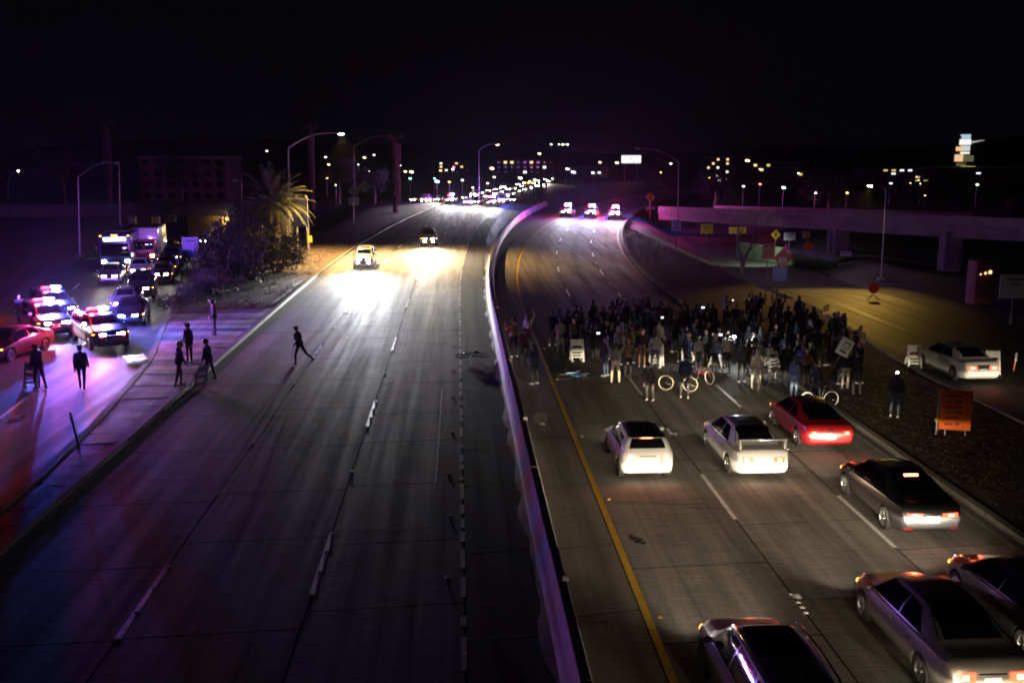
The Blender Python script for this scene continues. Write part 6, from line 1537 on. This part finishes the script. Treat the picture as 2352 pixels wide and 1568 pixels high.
# ================================================================== BICYCLES
def bicycle(label, loc, rotz, frame, rimm, tilt=0.0, steer=0.0, z=0.0):
    t = thing('bicycle', label, 'bicycle', (loc[0], loc[1], z), rotz); t.rotation_euler = (0, tilt, rotz)
    r_ = .335
    def whl(y):
        mb = MB(); mb.lathe([(r_ - .022, -.016), (r_, -.018), (r_ + .006, 0), (r_, .018), (r_ - .022, .016), (r_ - .022, -.016)], 28, axis='X'); w = mb.build('wheel', M_rubber, t, smooth=True, loc=(0, y, r_))
        mb = MB(); mb.lathe([(r_ - .045, -.013), (r_ - .018, -.015), (r_ - .018, .015), (r_ - .045, .013), (r_ - .045, -.013)], 28, axis='X'); mb.build('rim', rimm, w)
        mb = MB()
        for k in range(16): a = k * PI / 8; mb.tube([(.03 * (-1) ** k, 0, 0), (0, math.cos(a) * (r_ - .04), math.sin(a) * (r_ - .04))], .0035, 3)
        mb.tube([(-.05, 0, 0), (.05, 0, 0)], .022, 8); mb.build('spokes', M_chrome, w)
        return w
    whl(-.51); fw = whl(.51)
    bb = V(0, -.08, .30); st = V(0, -.22, .80); hd = V(0, .34, .82); h2 = V(0, .38, .68); ra = V(0, -.51, r_); fa = V(0, .51, r_)
    mb = MB(); mb.tube([bb, st], .018, 6); mb.tube([bb, h2], .021, 6); mb.tube([st + V(0, .02, -.05), hd], .018, 6); mb.tube([bb, ra], .012, 5); mb.tube([st + V(0, .02, -.06), ra], .011, 5); mb.tube([hd, h2], .022, 6); mb.build('frame', frame, t, smooth=True)
    mb = MB(); mb.tube([h2, V(0, .44, .5), fa], .014, 6); mb.build('fork', frame, t, smooth=True)
    mb = MB(); mb.tube([hd, V(0, .32, .97)], .014, 6); mb.tube([V(-.29, .26, 1.0), V(-.12, .33, .98), V(.12, .33, .98), V(.29, .26, 1.0)], .013, 6); mb.build('handlebar', M_black, t, smooth=True)
    mb = MB(); mb.tube([st, V(0, -.25, .92)], .013, 6); mb.ball(V(0, -.27, .94), (.07, .13, .03), 10, 6); mb.build('saddle', M_black, t, smooth=True)
    mb = MB(); mb.lathe([(.02, .03), (.095, .03), (.095, .036), (.02, .036)], 18, axis='X', center=bb); mb.tube([bb + V(.05, 0, 0), bb + V(.06, .1, -.13)], .01, 5); mb.tube([bb + V(-.05, 0, 0), bb + V(-.06, -.1, .13)], .01, 5); mb.build('crankset', M_chrome, t)
    return t
M_bblue = paint('bike_blue', (.10, .32, .62)); M_bblack = paint('bike_black', (.012, .012, .014)); M_bred = paint('bike_red', (.35, .03, .03)); M_rimw = mat('rim_white', (.62, .60, .54), .4); M_rimy = mat('rim_cream', (.62, .54, .36), .4); M_rimk = mat('rim_black', (.02, .02, .02), .4)
bicycle('pale blue bicycle lying on its side by the yellow edge line', G(1327, 872), R(98), M_bblue, M_alloy, R(84), z=.06)
g = G(1880, 936); bicycle('black bicycle with bright white wheels at the front of the crowd', g, R(97), M_bblack, M_rimw)
bicycle('bicycle with a cream rimmed wheel under the beige hooded cyclist', G(1740, 894), R(168), M_bblack, M_rimy)
bicycle('bicycle wheeled by the person in the navy jacket', G(1557, 898), R(70), M_bblack, M_rimy)
bicycle('red striped bicycle with pale rims beside the grey shirted person', G(1612, 878), R(-155), M_bred, M_rimw)
bicycle('dark bicycle deeper in the crowd behind the cream rimmed one', G(1775, 886), R(120), M_bblack, M_alloy)
bicycle('bicycle lying on the inner shoulder of the empty carriageway', G(1087, 824), R(95), M_bblack, M_alloy, R(85), z=.06)
# ================================================================== HAZE ADDED FOR GLOW ROUND THE LAMPS
hz_m = bpy.data.materials.new('glow_haze'); hz_m.use_nodes = True; n = hz_m.node_tree.nodes; n.remove(n['Principled BSDF'])
pv = n.new('ShaderNodeVolumePrincipled'); pv.inputs['Color'].default_value = (.85, .86, .9, 1); pv.inputs['Density'].default_value = 0.00006; pv.inputs['Anisotropy'].default_value = 0.85
hz_m.node_tree.links.new(pv.outputs[0], n['Material Output'].inputs['Volume'])
mb = MB(); mb.box((20, 290, 8.5), (620, 1000, 27)); hz = mb.build('haze', hz_m); hz['kind'] = 'stuff'
